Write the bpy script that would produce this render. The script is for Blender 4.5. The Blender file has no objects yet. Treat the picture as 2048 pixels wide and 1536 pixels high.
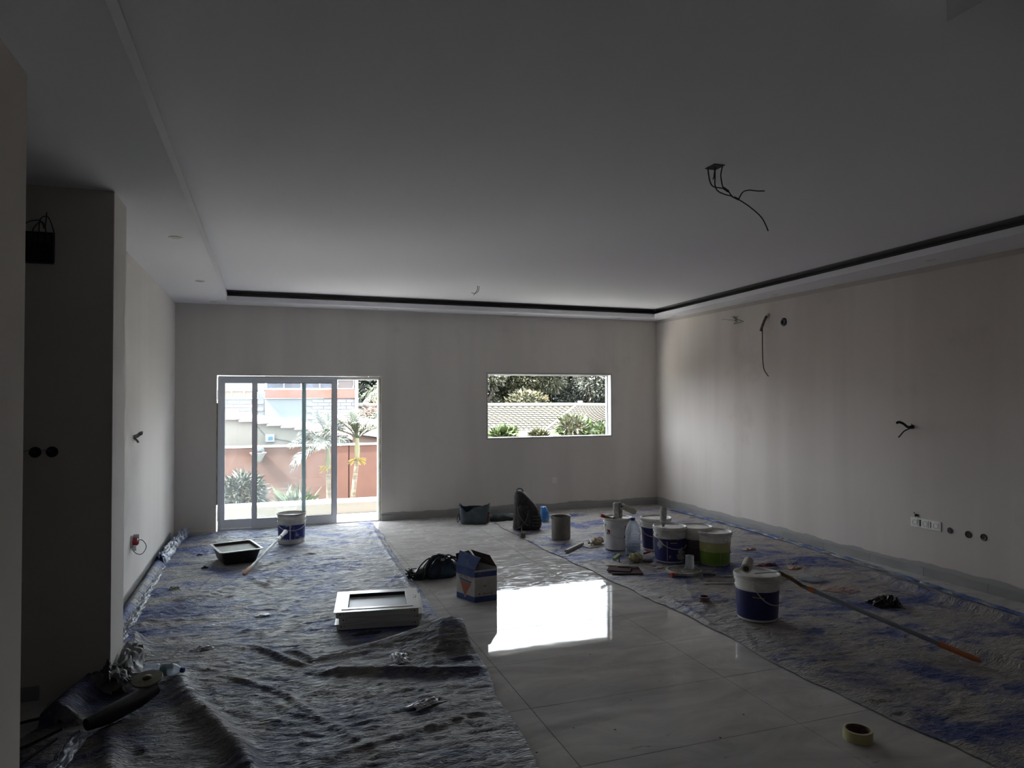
import bpy, bmesh, math, random
import numpy as np
from mathutils import Vector, Matrix
random.seed(7)
RNG = np.random.RandomState(11)
SC = bpy.context.scene
COL = SC.collection
PI = math.pi

# ------------------------------------------------------------------ camera, light, exposure
F_PX, YAW, PITCH, ROLL = 1387.6, .3397, .0206, -.0031
fw = Vector((math.sin(YAW)*math.cos(PITCH), math.cos(YAW)*math.cos(PITCH), math.sin(PITCH)))
rt = Vector((math.cos(YAW), -math.sin(YAW), 0)); up = rt.cross(fw)
c_, s_ = math.cos(ROLL), math.sin(ROLL)
rt, up = c_*rt + s_*up, -s_*rt + c_*up
cam_d = bpy.data.cameras.new('camera'); cam = bpy.data.objects.new('camera', cam_d); COL.objects.link(cam)
m3 = Matrix((rt, up, -fw)).transposed()
cam.matrix_world = Matrix.Translation((0, 0, 1.65)) @ m3.to_4x4()
cam_d.sensor_width = 36; cam_d.lens = F_PX/2048*36; cam_d.clip_start = .05; cam_d.clip_end = 400
SC.camera = cam

SKY = 4.6
w = bpy.data.worlds.new('sky'); SC.world = w; w.use_nodes = True
bg = w.node_tree.nodes['Background']
bg.inputs[0].default_value = (.86, .93, 1.0, 1); bg.inputs[1].default_value = SKY
sun_d = bpy.data.lights.new('sun', 'SUN'); sun_d.energy = 22.0; sun_d.angle = .03; sun_d.color = (1, .95, .86)
sun = bpy.data.objects.new('sun', sun_d); COL.objects.link(sun)
sdir = Vector((.80, .12, -1)).normalized()            # high sun from the left, grazing the facades
sun.rotation_euler = sdir.to_track_quat('-Z', 'Y').to_euler()
def portal(cx, cz, wx, wz):
    d = bpy.data.lights.new('sky_portal', 'AREA'); d.shape = 'RECTANGLE'; d.size = wx; d.size_y = wz
    d.cycles.is_portal = True
    o = bpy.data.objects.new('sky_portal', d); COL.objects.link(o); o.location = (cx, 9.62, cz)
    o.rotation_euler = Vector((0, -1, 0)).to_track_quat('-Z', 'Y').to_euler()
portal(.435, .96, 2.1, 2.0); portal(3.952, 1.54, 2.0, .95)
SC.view_settings.view_transform = 'Standard'; SC.view_settings.look = 'None'
SC.view_settings.gamma = 1; SC.view_settings.use_curve_mapping = False
SC.view_settings.exposure = 1.5
SC.cycles.max_bounces = 14; SC.cycles.diffuse_bounces = 8; SC.cycles.transparent_max_bounces = 16
SC.cycles.use_denoising = True

# ------------------------------------------------------------------ helpers
XL, XR, D, H = -1.07, 5.722, 9.45, 2.846
HC = H + .13
def vnoise(x, y, seed=0):
    x = np.asarray(x, float); y = np.asarray(y, float)
    t = np.random.RandomState(1000+seed).rand(256, 256)*2-1
    xi = np.floor(x).astype(int); yi = np.floor(y).astype(int); fx = x-xi; fy = y-yi
    fx = fx*fx*(3-2*fx); fy = fy*fy*(3-2*fy)
    a = t[xi & 255, yi & 255]; b = t[(xi+1) & 255, yi & 255]; c = t[xi & 255, (yi+1) & 255]; d = t[(xi+1) & 255, (yi+1) & 255]
    return (a*(1-fx)+b*fx)*(1-fy)+(c*(1-fx)+d*fx)*fy

class MB:
    def __init__(s): s.v = []; s.f = []
    def add(s, vs, fs):
        n = len(s.v); s.v.extend([tuple(p) for p in vs]); s.f.extend([tuple(i+n for i in f) for f in fs]); return s
    def box(s, x0, x1, y0, y1, z0, z1, M=None):
        vs = [Vector((x, y, z)) for z in (z0, z1) for y in (y0, y1) for x in (x0, x1)]
        if M is not None: vs = [M @ p for p in vs]
        return s.add(vs, [(0, 2, 3, 1), (4, 5, 7, 6), (0, 1, 5, 4), (2, 6, 7, 3), (0, 4, 6, 2), (1, 3, 7, 5)])
    def prism(s, poly, z0, z1):
        n = len(poly); vs = [(x, y, z0) for x, y in poly]+[(x, y, z1) for x, y in poly]
        fs = [tuple(range(n-1, -1, -1)), tuple(range(n, 2*n))]+[(i, (i+1) % n, n+(i+1) % n, n+i) for i in range(n)]
        return s.add(vs, fs)
    def lathe(s, prof, n=32, M=None, cap0=True, cap1=True):
        vs = []
        for r, z in prof:
            for k in range(n):
                a = 2*PI*k/n; p = Vector((r*math.cos(a), r*math.sin(a), z)); vs.append(M @ p if M is not None else p)
        fs = []
        for i in range(len(prof)-1):
            for k in range(n):
                a, b = i*n+k, i*n+(k+1) % n; fs.append((a, b, b+n, a+n))
        if cap0: fs.append(tuple(range(n-1, -1, -1)))
        if cap1: fs.append(tuple((len(prof)-1)*n+k for k in range(n)))
        return s.add(vs, fs)
    def tube(s, pts, r, n=8, radii=None):
        pts = [Vector(p) for p in pts]; m = len(pts); vs = []; fs = []
        prev = None
        for i, p in enumerate(pts):
            t = (pts[min(i+1, m-1)]-pts[max(i-1, 0)]).normalized()
            if prev is None:
                a = Vector((0, 0, 1)) if abs(t.z) < .9 else Vector((1, 0, 0)); u = t.cross(a).normalized()
            else:
                u = (prev-t*prev.dot(t)).normalized()
            prev = u; w_ = t.cross(u); rr = radii[i] if radii else r
            for k in range(n):
                an = 2*PI*k/n; vs.append(p+u*(rr*math.cos(an))+w_*(rr*math.sin(an)))
        for i in range(m-1):
            for k in range(n):
                a, b = i*n+k, i*n+(k+1) % n; fs.append((a, a+n, b+n, b))
        fs.append(tuple(range(n))); fs.append(tuple((m-1)*n+k for k in range(n-1, -1, -1)))
        return s.add(vs, fs)
    def loft(s, secs, n=28, wob=0, seed=0):
        # secs: (cx, cy, z, rx, ry, power)
        vs = []; rr = random.Random(seed)
        ph = [rr.uniform(0, 6.28) for _ in range(6)]
        for j, (cx, cy, z, rx, ry, pw) in enumerate(secs):
            for k in range(n):
                a = 2*PI*k/n; c, q = math.cos(a), math.sin(a)
                x = math.copysign(abs(c)**(2/pw), c); y = math.copysign(abs(q)**(2/pw), q)
                g = 1+wob*(math.sin(3*a+ph[0]+z*17)+.7*math.sin(7*a+ph[1]-z*31)+.5*math.sin(11*a+ph[2]+z*53))
                vs.append((cx+x*rx*g, cy+y*ry*g, z+wob*.12*math.sin(5*a+ph[3]+j)))
        fs = []
        for i in range(len(secs)-1):
            for k in range(n):
                a, b = i*n+k, i*n+(k+1) % n; fs.append((a, b, b+n, a+n))
        fs.append(tuple(range(n-1, -1, -1))); fs.append(tuple((len(secs)-1)*n+k for k in range(n)))
        return s.add(vs, fs)
    def mesh(s, name, m, smooth=None):
        me = bpy.data.meshes.new(name); me.from_pydata([tuple(p) for p in s.v], [], s.f); me.materials.append(m)
        if smooth is not None:
            me.shade_smooth()
            if smooth < 179: me.set_sharp_from_angle(angle=math.radians(smooth))
        me.update(); return me
    def build(s, name, m, parent=None, smooth=None, bevel=0, loc=None, rot=None):
        o = bpy.data.objects.new(name, s.mesh(name, m, smooth)); COL.objects.link(o)
        if parent is not None: o.parent = parent
        if loc is not None: o.location = loc
        if rot is not None: o.rotation_euler = rot
        if bevel:
            b = o.modifiers.new('bevel', 'BEVEL'); b.width = bevel; b.segments = 2; b.limit_method = 'ANGLE'
        return o
def tag(o, label=None, cat=None, group=None, kind=None):
    if label: o['label'] = label
    if cat: o['category'] = cat
    if group: o['group'] = group
    if kind: o['kind'] = kind
    return o
def thing(name, label, cat, loc=(0, 0, 0), rz=0, group=None, rot=None):
    o = bpy.data.objects.new(name, None); COL.objects.link(o); o.location = loc
    o.rotation_euler = rot if rot else (0, 0, rz); o.empty_display_size = .05
    return tag(o, label, cat, group)
def struct(name, label=None, loc=(0, 0, 0)):
    o = bpy.data.objects.new(name, None); COL.objects.link(o); o.location = loc
    return tag(o, label, None, None, 'structure')
def sm(pts, k=8):
    # catmull-rom
    P = [Vector(p) for p in pts]; P = [P[0]]+P+[P[-1]]; out = []
    for i in range(1, len(P)-2):
        for j in range(k):
            t = j/k; a, b, c, d = P[i-1], P[i], P[i+1], P[i+2]
            out.append(.5*((2*b)+(c-a)*t+(2*a-5*b+4*c-d)*t*t+(3*b-a-3*c+d)*t**3))
    out.append(P[-2]); return out
def copy_tree(o, parent=None):
    c = o.copy(); COL.objects.link(c); c.parent = parent
    for ch in list(o.children): copy_tree(ch, c)
    return c

MATS = {}
def M(name, col, rough=.6, metal=0, col2=None, scale=4, stretch=(1, 1, 1), cmin=.4, cmax=.6, bump=0, bscale=30, bstretch=None,
      spec=.5, coord='Object', detail=4, trans=0, sheen=0, emit=None, rough2=None):
    if name in MATS: return MATS[name]
    m = bpy.data.materials.new(name); m.use_nodes = True; nt = m.node_tree; N = nt.nodes; L = nt.links
    b = N['Principled BSDF']; b.inputs['Base Color'].default_value = (*col, 1); b.inputs['Roughness'].default_value = rough
    b.inputs['Metallic'].default_value = metal; b.inputs['Specular IOR Level'].default_value = spec
    b.inputs['Transmission Weight'].default_value = trans
    tc = None
    def co(st):
        tcn = N.new('ShaderNodeTexCoord'); mp = N.new('ShaderNodeMapping'); mp.inputs['Scale'].default_value = st
        L.new(tcn.outputs[coord], mp.inputs[0]); return mp.outputs[0]
    if col2 is not None:
        n = N.new('ShaderNodeTexNoise'); n.inputs['Scale'].default_value = scale; n.inputs['Detail'].default_value = detail
        L.new(co(stretch), n.inputs['Vector'])
        r = N.new('ShaderNodeMapRange'); r.inputs[1].default_value = cmin; r.inputs[2].default_value = cmax
        L.new(n.outputs[0], r.inputs[0])
        mx = N.new('ShaderNodeMix'); mx.data_type = 'RGBA'; mx.inputs[6].default_value = (*col, 1); mx.inputs[7].default_value = (*col2, 1)
        L.new(r.outputs[0], mx.inputs[0]); L.new(mx.outputs[2], b.inputs['Base Color'])
        if rough2 is not None:
            r2 = N.new('ShaderNodeMapRange'); r2.inputs[3].default_value = rough; r2.inputs[4].default_value = rough2
            L.new(r.outputs[0], r2.inputs[0]); L.new(r2.outputs[0], b.inputs['Roughness'])
    if bump:
        n = N.new('ShaderNodeTexNoise'); n.inputs['Scale'].default_value = bscale; n.inputs['Detail'].default_value = 5
        L.new(co(bstretch or stretch), n.inputs['Vector'])
        bp = N.new('ShaderNodeBump'); bp.inputs['Strength'].default_value = bump; bp.inputs['Distance'].default_value = .01
        L.new(n.outputs[0], bp.inputs['Height']); L.new(bp.outputs[0], b.inputs['Normal'])
    MATS[name] = m; return m
def nodes(m): return m.node_tree.nodes, m.node_tree.links, m.node_tree.nodes['Principled BSDF']

# walls: patchy primer, darker uneven undercoat just above the skirting, plaster repairs
def wall_mat(name, base, patch, band, bandh):
    m = M(name, base, rough=.85, spec=.25); N, L, b = nodes(m)
    g = N.new('ShaderNodeNewGeometry')
    mp = N.new('ShaderNodeMapping'); mp.inputs['Scale'].default_value = (1.6, 1.6, .16); L.new(g.outputs['Position'], mp.inputs[0])
    n1 = N.new('ShaderNodeTexNoise'); n1.inputs['Scale'].default_value = 1.4; n1.inputs['Detail'].default_value = 3; L.new(mp.outputs[0], n1.inputs[0])
    n2 = N.new('ShaderNodeTexNoise'); n2.inputs['Scale'].default_value = 1.3; n2.inputs['Detail'].default_value = 7; n2.inputs['Roughness'].default_value = .6
    L.new(g.outputs['Position'], n2.inputs[0])
    r1 = N.new('ShaderNodeMapRange'); r1.inputs[1].default_value = .42; r1.inputs[2].default_value = .58; L.new(n1.outputs[0], r1.inputs[0])
    r2 = N.new('ShaderNodeMapRange'); r2.inputs[1].default_value = .6; r2.inputs[2].default_value = .74; L.new(n2.outputs[0], r2.inputs[0])
    a = N.new('ShaderNodeMix'); a.data_type = 'RGBA'; a.inputs[6].default_value = (*base, 1); a.inputs[7].default_value = (*patch, 1); L.new(r1.outputs[0], a.inputs[0])
    d = N.new('ShaderNodeMix'); d.data_type = 'RGBA'; d.inputs[7].default_value = (*[c*.8 for c in patch], 1); L.new(a.outputs[2], d.inputs[6])
    q = N.new('ShaderNodeMath'); q.operation = 'MULTIPLY'; q.inputs[1].default_value = .6; L.new(r2.outputs[0], q.inputs[0]); L.new(q.outputs[0], d.inputs[0])
    sx = N.new('ShaderNodeSeparateXYZ'); L.new(g.outputs['Position'], sx.inputs[0])
    n3 = N.new('ShaderNodeTexNoise'); n3.inputs['Scale'].default_value = 2.3; n3.inputs['Detail'].default_value = 5; L.new(g.outputs['Position'], n3.inputs[0])
    ad = N.new('ShaderNodeMath'); ad.operation = 'MULTIPLY_ADD'; ad.inputs[1].default_value = -.11; L.new(n3.outputs[0], ad.inputs[0]); L.new(sx.outputs[2], ad.inputs[2])
    r3 = N.new('ShaderNodeMapRange'); r3.inputs[1].default_value = bandh-.07; r3.inputs[2].default_value = bandh-.062; L.new(ad.outputs[0], r3.inputs[0])
    e = N.new('ShaderNodeMix'); e.data_type = 'RGBA'; e.inputs[6].default_value = (*band, 1); L.new(r3.outputs[0], e.inputs[0]); L.new(d.outputs[2], e.inputs[7])
    L.new(e.outputs[2], b.inputs['Base Color'])
    n4 = N.new('ShaderNodeTexNoise'); n4.inputs['Scale'].default_value = 60; L.new(g.outputs['Position'], n4.inputs[0])
    bp = N.new('ShaderNodeBump'); bp.inputs['Strength'].default_value = .08; bp.inputs['Distance'].default_value = .004; L.new(n4.outputs[0], bp.inputs['Height']); L.new(bp.outputs[0], b.inputs['Normal'])
    return m
wallR = wall_mat('primer_right', (.65, .60, .555), (.60, .55, .505), (.36, .35, .34), .125)
wallB = wall_mat('primer_back', (.70, .665, .625), (.65, .615, .58), (.36, .35, .34), .12)
wallL = wall_mat('paint_left', (.74, .71, .675), (.71, .68, .645), (.5, .5, .5), -.5)
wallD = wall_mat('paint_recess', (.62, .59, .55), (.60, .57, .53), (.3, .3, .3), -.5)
ceilM = M('ceiling_paint', (.80, .795, .825), rough=.9, spec=.2)
ceilD = M('cove_painted_shade', (.24, .23, .23), rough=.9, spec=.2)  # dark tone stands in for the shade inside the cove trough
conc = M('concrete', (.3, .29, .28), rough=.95, col2=(.22, .21, .2), scale=6)

# floor tile: polished grey marble porcelain, dusty footprints and scuffs
def tile_mat():
    m = M('polished_tile', (.40, .38, .355), rough=.05, spec=.12); N, L, b = nodes(m)
    g = N.new('ShaderNodeNewGeometry')
    mp = N.new('ShaderNodeMapping'); mp.inputs['Rotation'].default_value = (0, 0, .6); mp.inputs['Scale'].default_value = (1, 2.2, 1); L.new(g.outputs[0], mp.inputs[0])
    n = N.new('ShaderNodeTexNoise'); n.inputs['Scale'].default_value = 1.7; n.inputs['Detail'].default_value = 9; n.inputs['Roughness'].default_value = .62; n.inputs['Distortion'].default_value = 1.3; L.new(mp.outputs[0], n.inputs[0])
    cr = N.new('ShaderNodeValToRGB'); cr.color_ramp.elements[0].position = .32; cr.color_ramp.elements[0].color = (.36, .34, .32, 1)
    cr.color_ramp.elements[1].position = .68; cr.color_ramp.elements[1].color = (.52, .50, .475, 1); L.new(n.outputs[0], cr.inputs[0])
    # dust streaks (lighter, rougher)
    mp2 = N.new('ShaderNodeMapping'); mp2.inputs['Rotation'].default_value = (0, 0, .25); mp2.inputs['Scale'].default_value = (4, 13, 1); L.new(g.outputs[0], mp2.inputs[0])
    n2 = N.new('ShaderNodeTexNoise'); n2.inputs['Scale'].default_value = 1.5; n2.inputs['Detail'].default_value = 8; n2.inputs['Distortion'].default_value = 2.0; L.new(mp2.outputs[0], n2.inputs[0])
    r2 = N.new('ShaderNodeMapRange'); r2.inputs[1].default_value = .50; r2.inputs[2].default_value = .72; L.new(n2.outputs[0], r2.inputs[0])
    n3 = N.new('ShaderNodeTexNoise'); n3.inputs['Scale'].default_value = .9; n3.inputs['Detail'].default_value = 3; L.new(g.outputs[0], n3.inputs[0])
    r3 = N.new('ShaderNodeMapRange'); r3.inputs[1].default_value = .42; r3.inputs[2].default_value = .66; L.new(n3.outputs[0], r3.inputs[0])
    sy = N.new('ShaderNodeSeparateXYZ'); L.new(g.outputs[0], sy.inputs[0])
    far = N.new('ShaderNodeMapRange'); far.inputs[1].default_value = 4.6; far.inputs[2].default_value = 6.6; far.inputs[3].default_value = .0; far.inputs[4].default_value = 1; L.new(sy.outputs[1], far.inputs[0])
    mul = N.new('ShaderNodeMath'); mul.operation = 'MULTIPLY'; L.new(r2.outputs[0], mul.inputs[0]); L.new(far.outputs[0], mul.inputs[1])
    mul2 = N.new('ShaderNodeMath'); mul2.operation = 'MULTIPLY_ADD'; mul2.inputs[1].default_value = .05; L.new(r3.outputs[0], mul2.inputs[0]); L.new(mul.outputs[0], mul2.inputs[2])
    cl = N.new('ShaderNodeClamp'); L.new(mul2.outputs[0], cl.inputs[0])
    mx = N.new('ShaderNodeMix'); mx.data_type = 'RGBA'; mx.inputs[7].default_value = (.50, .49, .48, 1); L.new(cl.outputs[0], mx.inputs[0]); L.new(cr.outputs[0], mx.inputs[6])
    # specks of plaster and paint
    v = N.new('ShaderNodeTexVoronoi'); v.inputs['Scale'].default_value = 5.5; L.new(g.outputs[0], v.inputs[0])
    r4 = N.new('ShaderNodeMapRange'); r4.inputs[1].default_value = .045; r4.inputs[2].default_value = .03; L.new(v.outputs['Distance'], r4.inputs[0])
    mx2 = N.new('ShaderNodeMix'); mx2.data_type = 'RGBA'; mx2.inputs[7].default_value = (.09, .075, .065, 1); L.new(r4.outputs[0], mx2.inputs[0]); L.new(mx.outputs[2], mx2.inputs[6])
    n5 = N.new('ShaderNodeTexNoise'); n5.inputs['Scale'].default_value = 3.1; n5.inputs['Detail'].default_value = 10; n5.inputs['Distortion'].default_value = 3; L.new(mp.outputs[0], n5.inputs[0])
    r5 = N.new('ShaderNodeMapRange'); r5.inputs[1].default_value = .67; r5.inputs[2].default_value = .78; L.new(n5.outputs[0], r5.inputs[0])
    mx3 = N.new('ShaderNodeMix'); mx3.data_type = 'RGBA'; mx3.inputs[7].default_value = (.19, .14, .115, 1); L.new(r5.outputs[0], mx3.inputs[0]); L.new(mx2.outputs[2], mx3.inputs[6])
    L.new(mx3.outputs[2], b.inputs['Base Color'])
    rr = N.new('ShaderNodeMapRange'); rr.inputs[3].default_value = .02; rr.inputs[4].default_value = .42; L.new(cl.outputs[0], rr.inputs[0]); L.new(rr.outputs[0], b.inputs['Roughness'])
    n6 = N.new('ShaderNodeTexNoise'); n6.inputs['Scale'].default_value = 5; n6.inputs['Detail'].default_value = 1; L.new(g.outputs[0], n6.inputs[0])
    bp = N.new('ShaderNodeBump'); bp.inputs['Strength'].default_value = .05; bp.inputs['Distance'].default_value = .006; L.new(n6.outputs[0], bp.inputs['Height']); L.new(bp.outputs[0], b.inputs['Normal'])
    return m
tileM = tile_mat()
groutM = M('grout', (.16, .14, .125), rough=.9)
skirtM = M('skirting_tile', (.33, .325, .32), rough=.3, col2=(.29, .285, .28), scale=3, coord='Object')
alu = M('white_aluminium', (.80, .83, .88), rough=.35, spec=.5)
aluD = M('grey_green_interlock', (.20, .27, .28), rough=.3)
foam = M('mounting_foam', (.34, .32, .18), rough=.9, col2=(.42, .42, .36), scale=9)
gasket = M('rubber_gasket', (.02, .02, .02), rough=.6)
white_pl = M('white_plastic', (.82, .81, .78), rough=.35, col2=(.68, .66, .61), scale=7, cmin=.45, cmax=.7, bump=.08, bscale=18)
dirty_white = M('paint_smeared_plastic', (.72, .71, .67), rough=.5, col2=(.52, .51, .47), scale=9, bump=.2, bscale=22)
black_r = M('black_rubber', (.012, .012, .013), rough=.5)
dark_hole = M('dark_cavity', (.012, .010, .009), rough=.9)
copper_wire = M('grey_wire', (.08, .08, .085), rough=.5)

def glass_mat(name, tint, haze):
    m = bpy.data.materials.new(name); m.use_nodes = True; nt = m.node_tree; N = nt.nodes; L = nt.links; N.clear()
    o = N.new('ShaderNodeOutputMaterial'); t = N.new('ShaderNodeBsdfTransparent'); t.inputs[0].default_value = (*tint, 1)
    g = N.new('ShaderNodeBsdfGlossy'); g.inputs['Roughness'].default_value = .02
    f = N.new('ShaderNodeFresnel'); f.inputs[0].default_value = 1.5
    a = N.new('ShaderNodeMixShader'); L.new(f.outputs[0], a.inputs[0]); L.new(t.outputs[0], a.inputs[1]); L.new(g.outputs[0], a.inputs[2])
    tr = N.new('ShaderNodeBsdfTranslucent'); tr.inputs[0].default_value = (.85, .88, .9, 1)
    b = N.new('ShaderNodeMixShader'); L.new(a.outputs[0], b.inputs[1]); L.new(tr.outputs[0], b.inputs[2])
    tc = N.new('ShaderNodeTexCoord'); n = N.new('ShaderNodeTexNoise'); n.inputs['Scale'].default_value = 3; n.inputs['Detail'].default_value = 6
    L.new(tc.outputs['Object'], n.inputs[0]); r = N.new('ShaderNodeMapRange'); r.inputs[1].default_value = .35; r.inputs[2].default_value = .7
    r.inputs[3].default_value = haze*.5; r.inputs[4].default_value = haze*1.5; L.new(n.outputs[0], r.inputs[0]); L.new(r.outputs[0], b.inputs[0])
    L.new(b.outputs[0], o.inputs[0]); return m
paneM = glass_mat('dusty_window_glass', (.95, .97, .97), .016)
frostM = M('frosted_pane', (.42, .47, .49), rough=.42, spec=.4)
clear_pl = glass_mat('clear_plastic', (.86, .9, .95), .25)
bottle_pl = glass_mat('bottle_plastic', (.80, .85, .93), .32)

# ------------------------------------------------------------------ room shell
fl = struct('floor', 'polished grey marble-look floor tiles')
MB().box(-3.2, 5.9, -3.1, D+.02, -.14, -.012).build('grout_bed', groutM, fl)
TX, TY, X0, Y0 = 1.22, .62, 1.33, 4.72
tile_me = {}
n_t = 0
for i in range(-4, 5):
    for j in range(-13, 9):
        x0, x1 = X0+TX*i, X0+TX*(i+1); y0, y1 = Y0+TY*j, Y0+TY*(j+1)
        x0, x1 = max(x0, -3.1), min(x1, XR); y0, y1 = max(y0, -3.0), min(y1, D)
        if x1-x0 < .05 or y1-y0 < .05: continue
        wx, wy = round(x1-x0, 3), round(y1-y0, 3); g = .0018
        key = (wx, wy)
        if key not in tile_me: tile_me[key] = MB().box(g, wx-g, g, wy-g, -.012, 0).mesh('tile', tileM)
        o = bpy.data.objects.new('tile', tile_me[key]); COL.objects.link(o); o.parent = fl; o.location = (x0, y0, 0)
        rr = random.Random(i*31+j); o.rotation_euler = (rr.uniform(-.0006, .0006), rr.uniform(-.0006, .0006), 0)
WT = .152
DX0, DX1, DZ1 = -.597, 1.462, 1.952
WX0, WX1, WZ0, WZ1 = 2.967, 4.937, 1.08, 2.003
wb = struct('wall_back', 'back wall with the sliding door and the open window hole')
MB().box(XL-.2, DX0, D, D+WT, -.3, 3.2).build('plaster', wall_mat('primer_back_left', (.70, .665, .625), (.65, .615, .58), (.5, .5, .5), -.5), wb)
mb = MB()
mb.box(DX0, DX1, D, D+WT, DZ1, 3.2); mb.box(DX1, WX0, D, D+WT, -.3, 3.2)
mb.box(WX0, WX1, D, D+WT, -.3, WZ0); mb.box(WX0, WX1, D, D+WT, WZ1, 3.2); mb.box(WX1, XR+.2, D, D+WT, -.3, 3.2); mb.box(DX0, DX1, D, D+WT, -.3, -.02)
mb.build('plaster', wallB, wb)
wr = struct('wall_right', 'bare primed right wall')
MB().box(XR, XR+.2, -3.1, D, -.2, 3.2).build('plaster', wallR, wr)
wl = struct('wall_left', 'pale left wall lit by the sliding door')
MB().box(XL-.2, XL, 4.86, D, -.2, 3.2).build('plaster', wallL, wl)
pil = struct('wall_2', 'pillar wall end standing proud of the left wall')
PX = -.836
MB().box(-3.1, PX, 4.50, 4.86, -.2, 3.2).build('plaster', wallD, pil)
MB().box(PX, PX+.006, 4.497, 4.862, -.01, 3.0).build('side_plaster', wallL, pil)
near = struct('wall_1', 'near left wall edge')
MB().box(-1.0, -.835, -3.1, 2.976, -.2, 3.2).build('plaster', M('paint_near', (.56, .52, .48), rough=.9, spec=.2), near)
MB().box(-3.2, -3.1, -3.1, 4.9, -.2, 3.2).build('plaster', conc, struct('wall_3', 'recess end wall'))
MB().box(-3.2, XR+.2, -3.2, -3.0, -.2, 3.2).build('plaster', wallR, struct('wall_front', 'wall behind the camera'))
ce = struct('ceiling', 'white plasterboard tray ceiling with a dropped border')
MB().box(-3.3, XR+.3, -3.2, D+WT, HC, HC+.4).build('ceiling_panel', ceilM, ce)
CL, CD = -.461, 9.06
cr = lambda y: 5.465-(CD-y)*.047
MB().prism([(-3.3, -3.1), (CL, -3.1), (CL, D), (-3.3, D)], H, H+.02).prism([(CL-.013, -3.1), (CL, -3.1), (CL, CD), (CL-.013, CD)], H+.0201, H+.095).build('soffit', ceilM, ce)
MB().prism([(-3.3, -3.1), (CL-.2, -3.1), (CL-.2, D), (-3.3, D)], H+.0205, HC-.0005).prism([(CL-.199, -3.1), (CL-.004, -3.1), (CL-.004, CD), (CL-.199, CD)], HC-.004, HC-.0006).build('cove_lining', ceilM, ce)
mb = MB().prism([(CL, CD), (5.465, CD), (5.465, D), (CL, D)], H, H+.02)
mb.prism([(CL, CD), (5.465, CD), (5.465, CD+.013), (CL, CD+.013)], H+.0201, H+.058)
mb.build('soffit', ceilM, ce)
MB().prism([(CL, CD+.22), (5.6, CD+.22), (5.6, D), (CL, D)], H+.0205, HC-.0005).prism([(CL, CD-.004), (5.46, CD-.004), (5.6, CD+.219), (CL, CD+.219)], HC-.004, HC-.0006).build('cove_lining', ceilD, ce)  # back trough face and added ceiling strip, shade painted into their colour
ys = 1.6
mb = MB().prism([(cr(ys), ys), (XR+.1, ys), (XR+.1, D), (5.465, D), (5.465, CD)], H, H+.02)
mb.prism([(cr(ys), ys), (cr(ys)+.013, ys), (5.465+.013, CD+.013), (5.465, CD)], H+.0201, H+.058)
mb.build('soffit', ceilM, ce)
MB().prism([(cr(ys)+.18, ys), (XR+.1, ys), (XR+.1, D), (5.645, D), (5.645, CD)], H+.0205, HC-.0005).prism([(cr(ys)-.004, ys), (cr(ys)+.179, ys), (5.644, CD+.2), (5.461, CD-.004)], HC-.004, HC-.0006).build('cove_lining', ceilD, ce)  # right trough likewise coloured dark to paint in its shadow band
MB().box(2.04, XR+.1, -3.1, 1.6, H-.0, HC-.0005).build('soffit', ceilM, ce)
# joint bead between soffit and right wall
MB().box(XR-.006, XR, 1.6, D, H-.045, H-.001).build('trim_1', M('filler_line', (.47, .44, .41), rough=.9)); bpy.data.objects['trim_1']['kind'] = 'structure'
# skirting tiles
def skirt(name, pieces, label):
    o = struct(name, label)
    for (x0, x1, y0, y1) in pieces: MB().box(x0, x1, y0, y1, 0, .078).build('tile', skirtM, o)
sk = []; y = D-.012
joints = [D-.012]+[9.07-.61*k for k in range(0, 18)]
for a, b in zip(joints[:-1], joints[1:]): sk.append((XR-.011, XR-.0004, b+.0012, a-.0012))
skirt('baseboard_right', sk, 'grey skirting tiles along the right wall')
sk = []; xs = [DX1+.004, 1.9, 2.51, 3.12, 3.73, 4.34, 4.95, XR-.0125]
for a, b in zip(xs[:-1], xs[1:]): sk.append((a+.0012, b-.0012, D-.011, D-.0004))
skirt('baseboard_back', sk, 'grey skirting tiles along the back wall')
sk = [(XL+.0004, XL+.011, 4.87+.6*k, 4.87+.6*(k+1)-.003) for k in range(7)]
skirt('baseboard_left', sk, 'grey skirting tiles along the left wall')
sk = [(-3.0+.61*k, -3.0+.61*(k+1)-.003, 4.489, 4.4996) for k in range(3)]
skirt('baseboard_recess', sk, 'dark skirting tiles in the recess')

# sliding door
dr = struct('door_1', 'white aluminium sliding door pushed open to the left')
YD = D+.035
def bars(x0, x1, z0, z1, y0, y1, ws, name, m, parent, bev=.002):
    l, r, t, b = ws
    MB().box(x0, x0+l, y0, y1, z0, z1).build('stile', m, parent, bevel=bev)
    MB().box(x1-r, x1, y0, y1, z0, z1).build('stile', m, parent, bevel=bev)
    MB().box(x0+l, x1-r, y0, y1, z1-t, z1).build('top_rail', m, parent, bevel=bev)
    MB().box(x0+l, x1-r, y0, y1, z0, z0+b).build('bottom_rail', m, parent, bevel=bev)
def frame_part(name, parent):
    o = bpy.data.objects.new(name, None); COL.objects.link(o); o.parent = parent; return o
MB().box(-.580, 1.437, YD-.005, YD+.10, 1.905, 1.935).build('head_frame', alu, dr, bevel=.002)
MB().box(-.580, -.545, YD-.005, YD+.10, .0, 1.905).build('side_frame', alu, dr, bevel=.002)
MB().box(1.425, 1.440, YD-.005, YD+.10, .0, 1.905).build('side_frame', alu, dr, bevel=.002)
MB().box(-.580, 1.440, YD-.005, YD+.10, -.016, .012).build('threshold', alu, dr, bevel=.002)
pf = frame_part('fixed_panel', dr)
bars(-.545, .487, .012, 1.905, YD+.055, YD+.09, (.045, .05, .05, .11), 'fixed', alu, pf)
MB().box(.436, .488, YD+.048, YD+.056, .10, 1.86).build('interlock', aluD, pf)
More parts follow.
